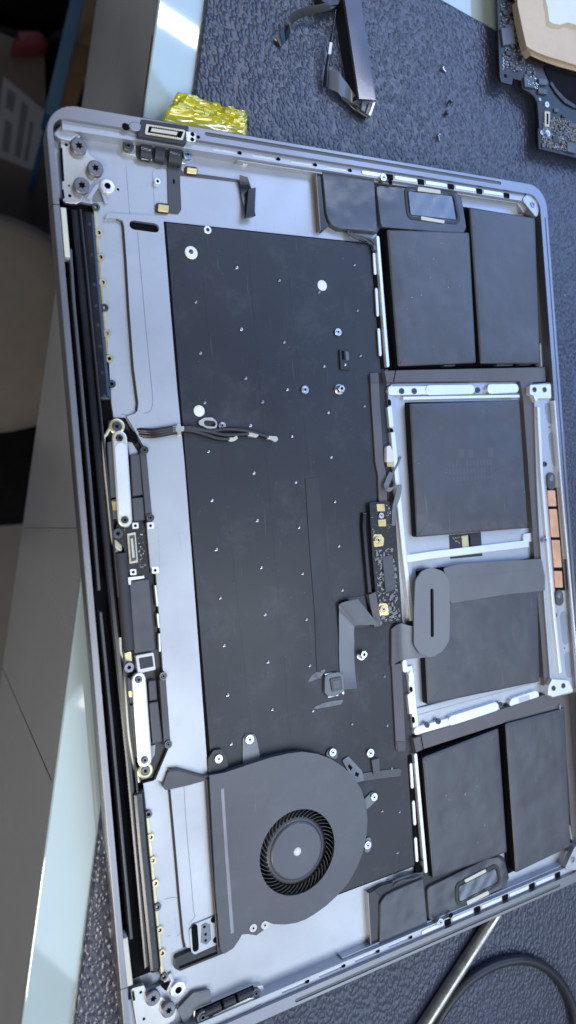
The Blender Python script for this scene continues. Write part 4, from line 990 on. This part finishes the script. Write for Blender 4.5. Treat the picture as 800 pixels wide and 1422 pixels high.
for p in ((162.5, 592), (202, 1070.5)):
    rg = screw(hb, p, 5.2, 2.9, M('brass_ring', (.62, .55, .33), .35, .8), 'ring', 2.2, 'collar'); screw(hb, p, 5.6, 1.75, dsteel, 'torx', 1.0)
for px in ([(149, 614), (158, 611), (163, 690), (153, 692)], [(181, 632), (195, 630), (199, 687), (184, 689)], [(154, 694), (164, 692), (166, 720), (156, 722)], [(183, 692), (199, 690), (202, 722), (186, 724)],
           [(177, 980), (187, 978), (193, 1054), (182, 1052)], [(207, 976), (220, 974), (226, 1030), (212, 1034)], [(175, 940), (186, 944), (188, 976), (177, 978)], [(206, 946), (217, 944), (219, 972), (208, 974)]):
    plate('hinge_block', px, 2.2, 4.6, charc, hb, r=.5, bev=.5)
for px in ([(155, 697), (162, 696), (163, 708), (157, 709)], [(178, 960), (183, 960), (184, 968), (179, 968)]): plate('gold_tab', px, 4.6, 4.75, gold, hb, bev=.03)
plate('clear_guard', [(176, 613), (183, 614), (192, 628), (191, 634), (180, 632)], 2.2, 3.0, M('pale_guard', (.40, .42, .45), .4), hb, bev=.1); plate('clear_guard', [(208, 1036), (216, 1034), (215, 1048), (210, 1056)], 2.2, 3.0, M('pale_guard', (.4, .42, .45)), hb, bev=.1)
# three dark wires crossing the corner of the tray
for k in range(3): obj('coax_wire', B().tube(path3([(170, 598+k*5), (181, 601+k*5), (190, 604+k*5)], 3.2, 3), .7, 8), dark, hb, smooth=60)
# right rails with screws
for a, b_ in (((199, 628), (207, 717)), ((226, 943), (232.5, 1032))):
    strip('tray_rail', [a, b_], 2.5, DK, 5.2, charc, hb, bev=.25)
for p in ((201, 625), (209, 719), (227, 939), (234, 1034)): screw(hb, p, 6.0, 1.55, dsteel, 'ring', 1.2)
for p in ((209, 730), (215.5, 792)):
    tb = plate('metal_tab', [(p[0]-5, p[1]-5), (p[0]+5, p[1]-5), (p[0]+6, p[1]+4), (p[0]-4, p[1]+5)], DK, 5.2, bright, hb, r=.5); hole_disc(tb, p, 5.2, .55)
plate('metal_flap', [(204, 734), (220, 733), (222, 787), (209, 789)], DK, 5.0, silver, hb, bev=.1)
db = plate('display_board', [(162, 728), (178, 724), (196, 722), (201, 730), (207, 790), (206, 803), (184, 805), (176, 790), (172, 760), (160, 748)], 2.2, 4.0, pcb, hb, r=.8, bev=.1)
cf = plate('board_connector', [(176.5, 741), (188.5, 739), (192, 781), (180, 783)], 4.0, 4.9, M('connector_metal', (.62, .57, .44)), db, r=.3, bev=.12)
plate('connector_well', [(179, 744), (187, 742.5), (190, 778), (181.5, 780)], 4.9, 4.93, chip, cf, bev=0); plate('connector_tongue', [(181.5, 748), (184.5, 747.5), (187.5, 774), (184, 775)], 4.93, 5.2, cream, cf, bev=.08)
for k in range(11):
    for sx in (0, 8.6):
        x, y = 178.2+sx+k*.25, 745+k*3.1; plate('pin', [(x, y), (x+1.6, y-.2), (x+1.7, y+1.0), (x+.1, y+1.2)], 4.93, 5.1, gold2, cf, bev=0)
for p in ((188, 730), (185, 794.5)):
    sq = plate('metal_tab', [(p[0]-4.5, p[1]-4), (p[0]+4.5, p[1]-4.5), (p[0]+5, p[1]+4), (p[0]-4, p[1]+4.5)], 4.0, 4.5, bright, db, r=.4); hole_disc(sq, p, 4.5, .55)
screw(db, (164, 741), 5.2, 2.0, dsteel, 'torx', 1.2)
comps(PP([(190, 742), (198, 741), (203, 786), (195, 790)], 4.0), 4.0, 30, white, db, .15, .45, .12, 'board_print', 9)
comps(PP([(168, 728), (182, 726), (180, 738), (172, 740)], 4.0), 4.0, 12, solder, db, .2, .5, .2, 'components', 10)
# foam bar, module and label
obj('foam_bar', B().tube(path3([(167, 768), (170, 800), (174, 850), (179, 902)], 3.8, 5), 2.35, 14), M('foam_charcoal', (.045, .045, .050), .7, bump=.0001, bs=2500), hb, smooth=70)
md = plate('display_module', [(180, 808), (207, 804), (216, 903), (187, 908)], 2.2, 5.0, batt, hb, r=.4, bev=.3)
plate('module_lip', [(177, 802), (200, 799.5), (201, 803), (182, 806), (182, 812), (178, 812)], 2.2, 5.3, bright, hb, bev=.1)
lb = plate('code_label', [(188.5, 910.5), (213.5, 906), (216.5, 930), (192, 935.5)], 2.2, 5.1, white, hb, r=.5, bev=.2)
plate('code_field', [(192.5, 914), (211.5, 910.5), (213.5, 925.5), (195, 929.5)], 5.1, 5.14, ink, lb, r=.3, bev=0)
screw(hb, (179.5, 927), 5.3, 2.0, M('purple_steel', (.16, .15, .22), .35, .8), 'torx', 1.2)
plate('brass_foot', [(170, 908), (182, 904), (184, 918), (172, 920)], 2.2, 3.2, gold2, hb, r=.5); plate('brass_foot', [(155, 750), (169, 748), (170, 764), (160, 768)], 2.2, 3.2, gold2, hb, r=.5)
for px in ([(216, 813), (219, 842)], [(219, 852), (221, 872)], [(221.5, 880), (222.5, 905)]): strip('edge_clip', px, .7, DK, 4.6, bright, hb, bev=.1)

# --- loose antenna cable bundle with a clamp
ends = [((330, 608), [(193, 604), (215, 605), (243, 600), (262, 598), (283, 603), (302, 609), (318, 610)]), ((359, 604), [(192, 600), (215, 601), (243, 597), (264, 596), (288, 599), (312, 604), (345, 603)]), ((386, 610), [(190, 597), (214, 598), (243, 594), (265, 594), (290, 598), (318, 596), (345, 599), (372, 607)])]
for k, (e, px) in enumerate(ends):
    zs = [3.8, 5.7, 5.9, 5.5]+[5.0]*(len(px)-4)
    w = obj('antenna_cable', B().tube(path3(px, zs, 5), .95, 10), M('coax_sleeve', (.020, .015, .015), .34), lap, smooth=60)
    l = px[-1]
    cap = plate('cable_plug', [(l[0]-1, l[1]-2.5), (l[0]+7, l[1]-2.8 if k != 2 else l[1]-1.5), (e[0]-1, e[1]-4.2), (e[0]+1, e[1]+.5), (e[0]-3, e[1]+4), (l[0]+5, l[1]+3.2), (l[0]-1, l[1]+2.5)], 4.3, 5.8, M('plug_ivory', (.60, .59, .50), .35, .3), w, r=.5, bev=.25)
cl_ = plate('cable_clamp', [(239, 592), (245, 591), (246, 588), (251, 589), (251, 592), (256, 592), (256, 598), (252, 599), (252, 605), (247, 605), (246, 600), (240, 600)], 4.0, 6.8, M('clamp_nickel', (.66, .64, .56), .3, .8), lap, r=.4, bev=.25)
lg = B().prism(rnd(PP([(272, 587), (284, 580), (295, 579.5), (302, 586), (301, 595), (293, 597)], 5.6), 1.6), 4.7, 5.5, holes=[caps(P(287, 587.5, 5.5), P(296, 588.5, 5.5), 1.15)])
obj('cable_lug', lg, M('lug_nickel', (.60, .58, .52), .32, .75), lap)

# ================================================================ LOOSE THINGS ON THE MAT
# yellow tape under the top edge
tq = [P(224, 168, 1.5), P(246, 131, 1.5), P(341, 157, 1.5), P(341, 192, 1.5)]
nx, ny = 60, 22; vs = []; fs = []
import mathutils
def crease(p, k, fx, fy, ang):
    c_, s_2 = math.cos(ang), math.sin(ang); x, y = p[0]*c_-p[1]*s_2, p[0]*s_2+p[1]*c_
    return 1-2*abs(mathutils.noise.noise(Vector((x*fx, y*fy, k))))
for j in range(ny+1):
    for i in range(nx+1):
        s, t = i/nx, j/ny; p = bil(tq, s, t)
        wr = min(1, max(.10, (s-.25)*4))
        z = 2.4*crease(p, 3, .07, .26, .55)+1.0*crease(p, 8, .24, .12, 1.2)+.45*crease(p, 15, .4, .6, .1)
        e = .6*mathutils.noise.noise(Vector((p[0]*.4, p[1]*.4, 30)))
        vs.append((p[0]+e*wr, p[1]+e*wr, .5+max(0, z)*1.0*wr+(1-wr)*(1.0+1.2*t)))
for j in range(ny):
    for i in range(nx): a = j*(nx+1)+i; fs.append((a, a+1, a+nx+2, a+nx+1))
tp = obj('yellow_tape', B().add(vs, fs), tape_m, None, smooth=18)
md_ = tp.modifiers.new('thickness', 'SOLIDIFY'); md_.thickness = .00008
tag(tp, 'crinkled strip of shiny yellow tape sticking out beyond the laptop corner', 'tape')

# loose dark bracket with flex pieces
TBZ = 9
br = empty('loose_bracket', *P(498, 80, 0), 0); tag(br, 'dark slim bracket with bent flex pieces lying on the mat above laptop', 'bracket')
def P3(x, y, z): return P(x, y, z)+(z,)
bt = [P3(470, -60, 7.5), P3(492, -60, 7.5), P3(522, 139, 6.0), P3(499, 137, 6.0)]
b = B(); vs = bt+[(p[0], p[1], p[2]-1.4) for p in bt]
b.add(vs, [(0, 1, 2, 3), (7, 6, 5, 4)]+[(i, (i+1) % 4, 4+(i+1) % 4, 4+i) for i in range(4)])
obj('bar', b, M('bracket_plum', (.075, .072, .090), .13, .2, var=.06), br, smooth=0)
ft = [P3(466, -60, 6.0), P3(470, -60, 6.0), P3(499, 137, 4.5), P3(496, 137, 4.5)]
b = B(); vs = ft+[(p[0]-1.2, p[1], 0.05) for p in ft]; b.add(vs, [(0, 1, 2, 3), (7, 6, 5, 4)]+[(i, (i+1) % 4, 4+(i+1) % 4, 4+i) for i in range(4)])
obj('side_wall', b, gloss, br, smooth=0)
for px in ([(503, 141), (510, 141), (507, 155), (502, 152)], [(513, 142), (521, 141), (513, 160), (508, 157)]):
    plate('end_fin', px, .05, 3.6, flexg, br, bev=.1)
plate('end_clip', [(518, 143), (521.5, 141.5), (515, 161), (512, 159)], .05, 4.2, steel, br, bev=.1)
obj('end_cushion', B().tube(path3([(474, 136), (485, 145), (497, 155), (508, 162)], 1.6, 4), [1.0]*6+[1.4]*7, 10), gloss, br, smooth=60)
Lp = path3([(456, 100), (460, 97), (470, 99), (476, 108), (484, 118), (490, 128), (497, 138)], [3.0, 4.0, 4.6, 4.2, 3.2, 3.6, 4.2], 4)
Rp = path3([(455, 122), (460, 124), (470, 129), (477, 138), (486, 144), (495, 150), (503, 156)], [1.4, 2.4, 3.0, 2.0, 1.2, 1.5, 1.6], 4)
obj('bent_sheet', B().ribbon(Lp, Rp, .25), flexs, br, smooth=50)
st_ = obj('upright_strip', B().tube(path3([(466, 14), (462, 45), (457, 75), (453, 105), (452, 121)], [5, 4.4, 3.6, 3.0, 2.0], 4), [.35]*5+[.9]*6+[1.1]*6, 8), gloss, br, smooth=60)
plate('white_pad', [(458, 58), (462, 59), (460, 75), (456, 74)], 4.3, 4.9, white, br, bev=.1)
Lp = path3([(478, -22), (455, 2), (432, 8), (412, 14), (402, 22), (398, 36)], [5, 6.2, 6.4, 5.6, 4.6, 2.0], 5)
Rp = path3([(482, -8), (462, 12), (440, 18), (420, 24), (408, 32), (402, 46)], [3.8, 4.6, 4.6, 3.8, 2.8, .8], 5)
obj('flex_arm', B().ribbon(Lp, Rp, .3), flexm, br, smooth=60)
Lp = path3([(401, 33), (394, 40), (385, 50), (380, 56)], [3.0, 3.4, 2.2, .8], 4); Rp = path3([(404, 44), (398, 56), (390, 64), (383, 62)], [.8, 1.2, 1.0, .4], 4)
obj('flex_end', B().ribbon(Lp, Rp, .3), gloss, br, smooth=60)
plate('flex_block', [(448, -30), (476, -30), (470, 6), (458, 8), (446, 0)], 1, 5.6, black, br, r=.6)

# loose screws
labs = ['tiny loose screw on the mat, nearest the bracket and lit on its right side', 'tiny black screw on the mat, upper of the close pair', 'tiny black screw on the mat, lower of the close pair', 'tiny bright loose screw on the mat, closest to the laptop edge']
for (p, m_, la, ang) in (((615, 95), steel, labs[0], .5), ((624.5, 142), dsteel, labs[1], 2.2), ((620, 157), dsteel, labs[2], -.9), ((609, 189), steel, labs[3], 1.3)):
    c_ = P(p[0], p[1], .8)
    s0 = empty('loose_screw', c_[0], c_[1], 0); tag(s0, la, 'screw', 'screws scattered on the mat')
    dx, dy = math.cos(ang), math.sin(ang)
    obj('shank', B().tube([(c_[0], c_[1], .8), (c_[0]+dx*2.1, c_[1]+dy*2.1, .5)], [.45, .42], 8), m_, s0, smooth=60)
    obj('head', B().tube([(c_[0]-dx*.7, c_[1]-dy*.7, 1.0), (c_[0]-dx*.55, c_[1]-dy*.55, 1.0), (c_[0], c_[1], .98)], [.75, 1.0, 1.0], 14), m_, s0, smooth=40)

# logic board with a piece of corrugated cardboard on it
LZ = 6.4
lbp = [(688, -70), (690.6, 0), (694, 105), (696, 114), (711, 118), (712.5, 109), (724, 112), (725, 122.6), (735, 128), (742, 134), (746, 142), (747.5, 157.6), (749, 177), (747, 180), (748.5, 206.6), (800, 219), (880, 240), (880, -70)]
lg_ = plate('logic_board', lbp, LZ-1.1, LZ, pcb, None, bev=.12)
tag(lg_, 'black bare logic board crowded with tiny parts beside the mat corner', 'circuit board')
for px in ([(700, 20), (730, 20), (730, 60), (700, 60)], [(760, 180), (790, 185), (790, 205), (760, 200)], [(820, 0), (860, 0), (860, 60), (820, 60)]):
    plate('underside_chip', px, 0.05, LZ-1.12, chip, lg_, bev=.1)
for px in ([(696, 39), (713, 37), (716, 60), (699, 63)], [(748, 108), (760, 110), (761, 118), (749, 117)], [(748, 122), (760, 124), (760, 131), (748, 129)], [(728, 106), (742, 108), (743, 122), (729, 120)], [(788, 196), (800, 199), (800, 213), (788, 210)], [(774, 60), (800, 66), (800, 90), (774, 90)]):
    plate('chip', px, LZ, LZ+1.0, chip, lg_, r=.2, bev=.1)
hole_disc(lg_, (702, 105.5), LZ, 1.0)
plate('heat_shield', [(752, 88), (775, 96), (800, 104), (840, 110), (840, 170), (800, 151), (786, 143), (775, 132), (766, 117)], LZ, LZ+.5, dark, lg_, r=2, bev=.1)
plate('shield_edge', [(766, 112), (772, 122), (786, 137), (800, 146), (800, 151), (785, 143), (773, 130), (764, 116)], LZ+.5, LZ+.8, black, lg_, r=.6, bev=.1)
for k, (x, y, w, h_) in enumerate(((770, 150, 6, 5), (781, 158, 5, 4), (790, 170, 7, 6), (703, 70, 8, 6), (716, 92, 6, 5), (768, 190, 9, 7), (783, 182, 6, 6), (699, 12, 9, 8), (708, 28, 6, 5))):
    plate('chip', [(x, y), (x+w, y+.15*w), (x+w, y+h_+.15*w), (x, y+h_)], LZ, LZ+.8, (chip, black)[k % 2], lg_, r=.15, bev=.1)
for k in range(9): screw(lg_, (699+1.2*(k % 2), 76+2.4*k), LZ+.12, .35, steel, 'dome', .12, 'solder_dot')
cq = plate('board_socket', [(757, 154), (764, 155), (763, 176), (757, 175)], LZ, LZ+.8, cream, lg_, r=.3, bev=.1); plate('socket_well', [(759, 157.5), (762, 158), (761.5, 173), (759, 172.5)], LZ+.8, LZ+.83, dark, cq, bev=0)
for p, r in (((760, 145), 1.5), ((753, 184), 1.2), ((761, 185), 1.7), ((750, 138), .8)): screw(lg_, p, LZ+.5, r, steel, 'ring', .5, 'board_ring')
comps(PP([(756, 158), (800, 172), (800, 214), (752, 203), (752, 182)], LZ), LZ, 420, solder, lg_, .3, .9, .6, 'components', 21, [P(787, 195, LZ)+P(801, 214, LZ)])
comps(PP([(694, 5), (714, 5), (716, 40), (728, 84), (742, 90), (744, 120), (730, 118), (724, 100), (700, 98), (696, 60)], LZ), LZ, 150, solder, lg_, .3, .9, .5, 'components', 22, [P(697, 38, LZ)+P(716, 62, LZ)])
comps(PP([(729, 107), (743, 109), (746, 124), (731, 121)], LZ), LZ, 60, M('bright_solder', (.62, .61, .55), .3, .8), lg_, .3, .8, 1.1, 'components', 23)

tan = M('tan_capacitor', (.26, .19, .12), .5, var=.25, vs=900)
comps(PP([(756, 158), (800, 172), (800, 214), (752, 203), (752, 182)], LZ), LZ, 120, tan, lg_, .4, 1.1, .8, 'components', 31)
comps(PP([(756, 165), (800, 178), (800, 214), (752, 203)], LZ), LZ, 60, chip, lg_, .8, 2.0, .7, 'components', 32)
comps(PP([(694, 5), (714, 5), (716, 40), (728, 84), (742, 90), (744, 120), (730, 118), (724, 100), (700, 98), (696, 60)], LZ), LZ, 40, chip, lg_, .8, 2.2, .7, 'components', 33)
comps(PP([(519, 763), (545, 759), (555, 860), (528, 866)], 6.2), 6.2, 50, M('grey_part', (.20, .21, .23), .4, .3, var=.2, vs=700), sb, .6, 1.5, .7, 'components', 34, [P(531, 772, 6.2)+P(549, 822, 6.2), P(526, 838, 6.2)+P(540, 854, 6.2)])
cd = empty('cardboard_piece', *P(770, 40, 8), LZ+1.1); tag(cd, 'torn piece of corrugated cardboard lying on the logic board', 'cardboard')
cpx = [(716, 0), (717.5, 12), (720, 27), (724, 46), (729, 68), (735, 76), (743, 80), (758, 85.5), (775, 91), (800, 99), (840, 110), (840, -60), (712, -60)]
def jag(px, k):
    r_ = random.Random(k); return [(x+r_.uniform(-.5, .5), y+r_.uniform(-.5, .5)) for x, y in px]
CZ0 = LZ+1.1
plate('lower_liner', jag(cpx, 1), CZ0, CZ0+.35, card, cd, bev=.05)
up = [(x+2.0, y-(8 if y > 70 else 5)) for x, y in cpx]; upP = [P(x, y, CZ0+4.2) for x, y in jag(up, 2)]
obj('upper_liner', B().prism(upP, CZ0+3.8, CZ0+4.2, bev=.06), card, cd)
# fluting: a wavy sheet whose crests show along the torn edge
e0, e1 = Vector(P(727, 66, CZ0+2)), Vector(P(842, 106, CZ0+2)); dr = (e1-e0).normalized(); nr = Vector((dr.y, -dr.x))
if nr.y > 0: nr = -nr
L_, R_ = [], []
for k in range(150):
    t = (e1-e0).length*k/149; z = CZ0+2.05+1.6*math.sin(t*2*math.pi/4.6); jx = .35*math.sin(k*1.7)
    a_ = e0+dr*t+nr*(.6+jx); b_ = e0+dr*t+nr*48
    L_.append((a_.x, a_.y, z)); R_.append((b_.x, b_.y, z))
obj('fluting', B().ribbon(L_, R_, .22), card, cd, smooth=60)
e2 = [P(x+2.2, y, CZ0+3.8) for x, y in cpx[:6]]
obj('torn_edge', B().ribbon([(p[0]+.5, p[1], CZ0+3.75) for p in e2], [(p[0]+.2, p[1], CZ0+.4) for p in e2], .3), M('cardboard_torn', (.30, .24, .18), .9, bump=.0003, bs=900), cd)
wp = [(757, -60), (758, 0), (761, 10), (763, 29), (768, 32), (778, 34), (788, 31), (800, 34), (842, 40), (842, -60)]
obj('label_backing', B().prism([P(x-4, y+7, CZ0+4.3) for x, y in jag(wp, 5)], CZ0+4.2, CZ0+4.27), M('tan_paper', (.50, .40, .22), .7), cd)
obj('white_label', B().prism([P(x, y, CZ0+4.35) for x, y in jag(wp, 6)], CZ0+4.27, CZ0+4.36), paper, cd)

# metal rod, cable
r0, r1 = P(690, 1267, 2.9), P(560, 1468, 2.9)
rd = obj('metal_rod', B().tube([(r0[0], r0[1], 2.9), (r1[0], r1[1], 2.9)], 2.85, 28), rod_m, None, smooth=60)
tag(rd, 'worn steel rod lying on the mat with its end at the laptop edge', 'rod')
cp = path3([(585, 1470), (600, 1432), (622, 1394), (655, 1358), (695, 1337), (735, 1334), (768, 1352), (790, 1385), (800, 1425), (800, 1470)], 2.4, 8)
cbm = B().tube(cp, 2.35, 16)
co = obj('black_cable', cbm, cable_m, None, smooth=60); tag(co, 'black rubber cable curving in a loop below the laptop corner', 'cable')

# crumbs on the mat and dust on the cells: too many and too small to count
b = B(); rg = random.Random(12)
def crumb(b, x, y, z, s):
    vs = [(x+s*rg.uniform(.4, 1)*math.cos(a), y+s*rg.uniform(.4, 1)*math.sin(a), z) for a in [i*2*math.pi/5 for i in range(5)]]
    b.add(vs+[(x, y, z+s*.6)], [(i, (i+1) % 5, 5) for i in range(5)]+[(4, 3, 2, 1, 0)])
for p, s in (((784.5, 410), .8), ((691, 214), .3), ((593, 1337), .35), ((731, 1366), .4), ((674, 1404), .35), ((693, 152), .4), ((120, 1180), .25), ((548, 206), .2)):
    c_ = P(p[0], p[1], .1); crumb(b, c_[0], c_[1], .05, s)
for _ in range(90):
    c_ = P(rg.uniform(380, 800), rg.uniform(0, 250), 0); crumb(b, c_[0], c_[1], .04, rg.uniform(.05, .14))
o = obj('crumbs', b, dustm, None, smooth=0); tag(o, 'tiny pale crumbs scattered over the leather mat', 'crumbs', kind='stuff')
b = B()
for p, s in (((602, 360), .35), ((585, 410), .3), ((623, 399), .32), ((572, 413), .35), ((566, 429), .25), ((638, 397), .22), ((598, 385), .25), ((578, 335), .2), ((613, 338), .22), ((649, 428), .2), ((646, 1103), .55), ((662, 1092), .3), ((620, 1105), .28), ((624, 1111), .25), ((663, 1170), .3), ((673, 1146), .3), ((582, 644), .2), ((580, 700), .2), ((728, 683), .4), ((620, 656), .2)):
    c_ = P(p[0], p[1], BZ+.1); crumb(b, c_[0], c_[1], BZ+.1, s)
for cx, cy, k in ((600, 385, 60), (640, 1120, 40), (650, 650, 25), (690, 400, 25), (740, 1080, 20)):
    for _ in range(k):
        c_ = P(rg.gauss(cx, 24), rg.gauss(cy, 40), BZ+.1); crumb(b, c_[0], c_[1], BZ+.06, rg.uniform(.05, .16))
for _ in range(90):
    c_ = P(rg.uniform(250, 520), rg.uniform(340, 1020), 4.06); crumb(b, c_[0], c_[1], 4.05, rg.uniform(.05, .13))
o = obj('dust', b, dustm, lap, smooth=0); o['kind'] = 'stuff'
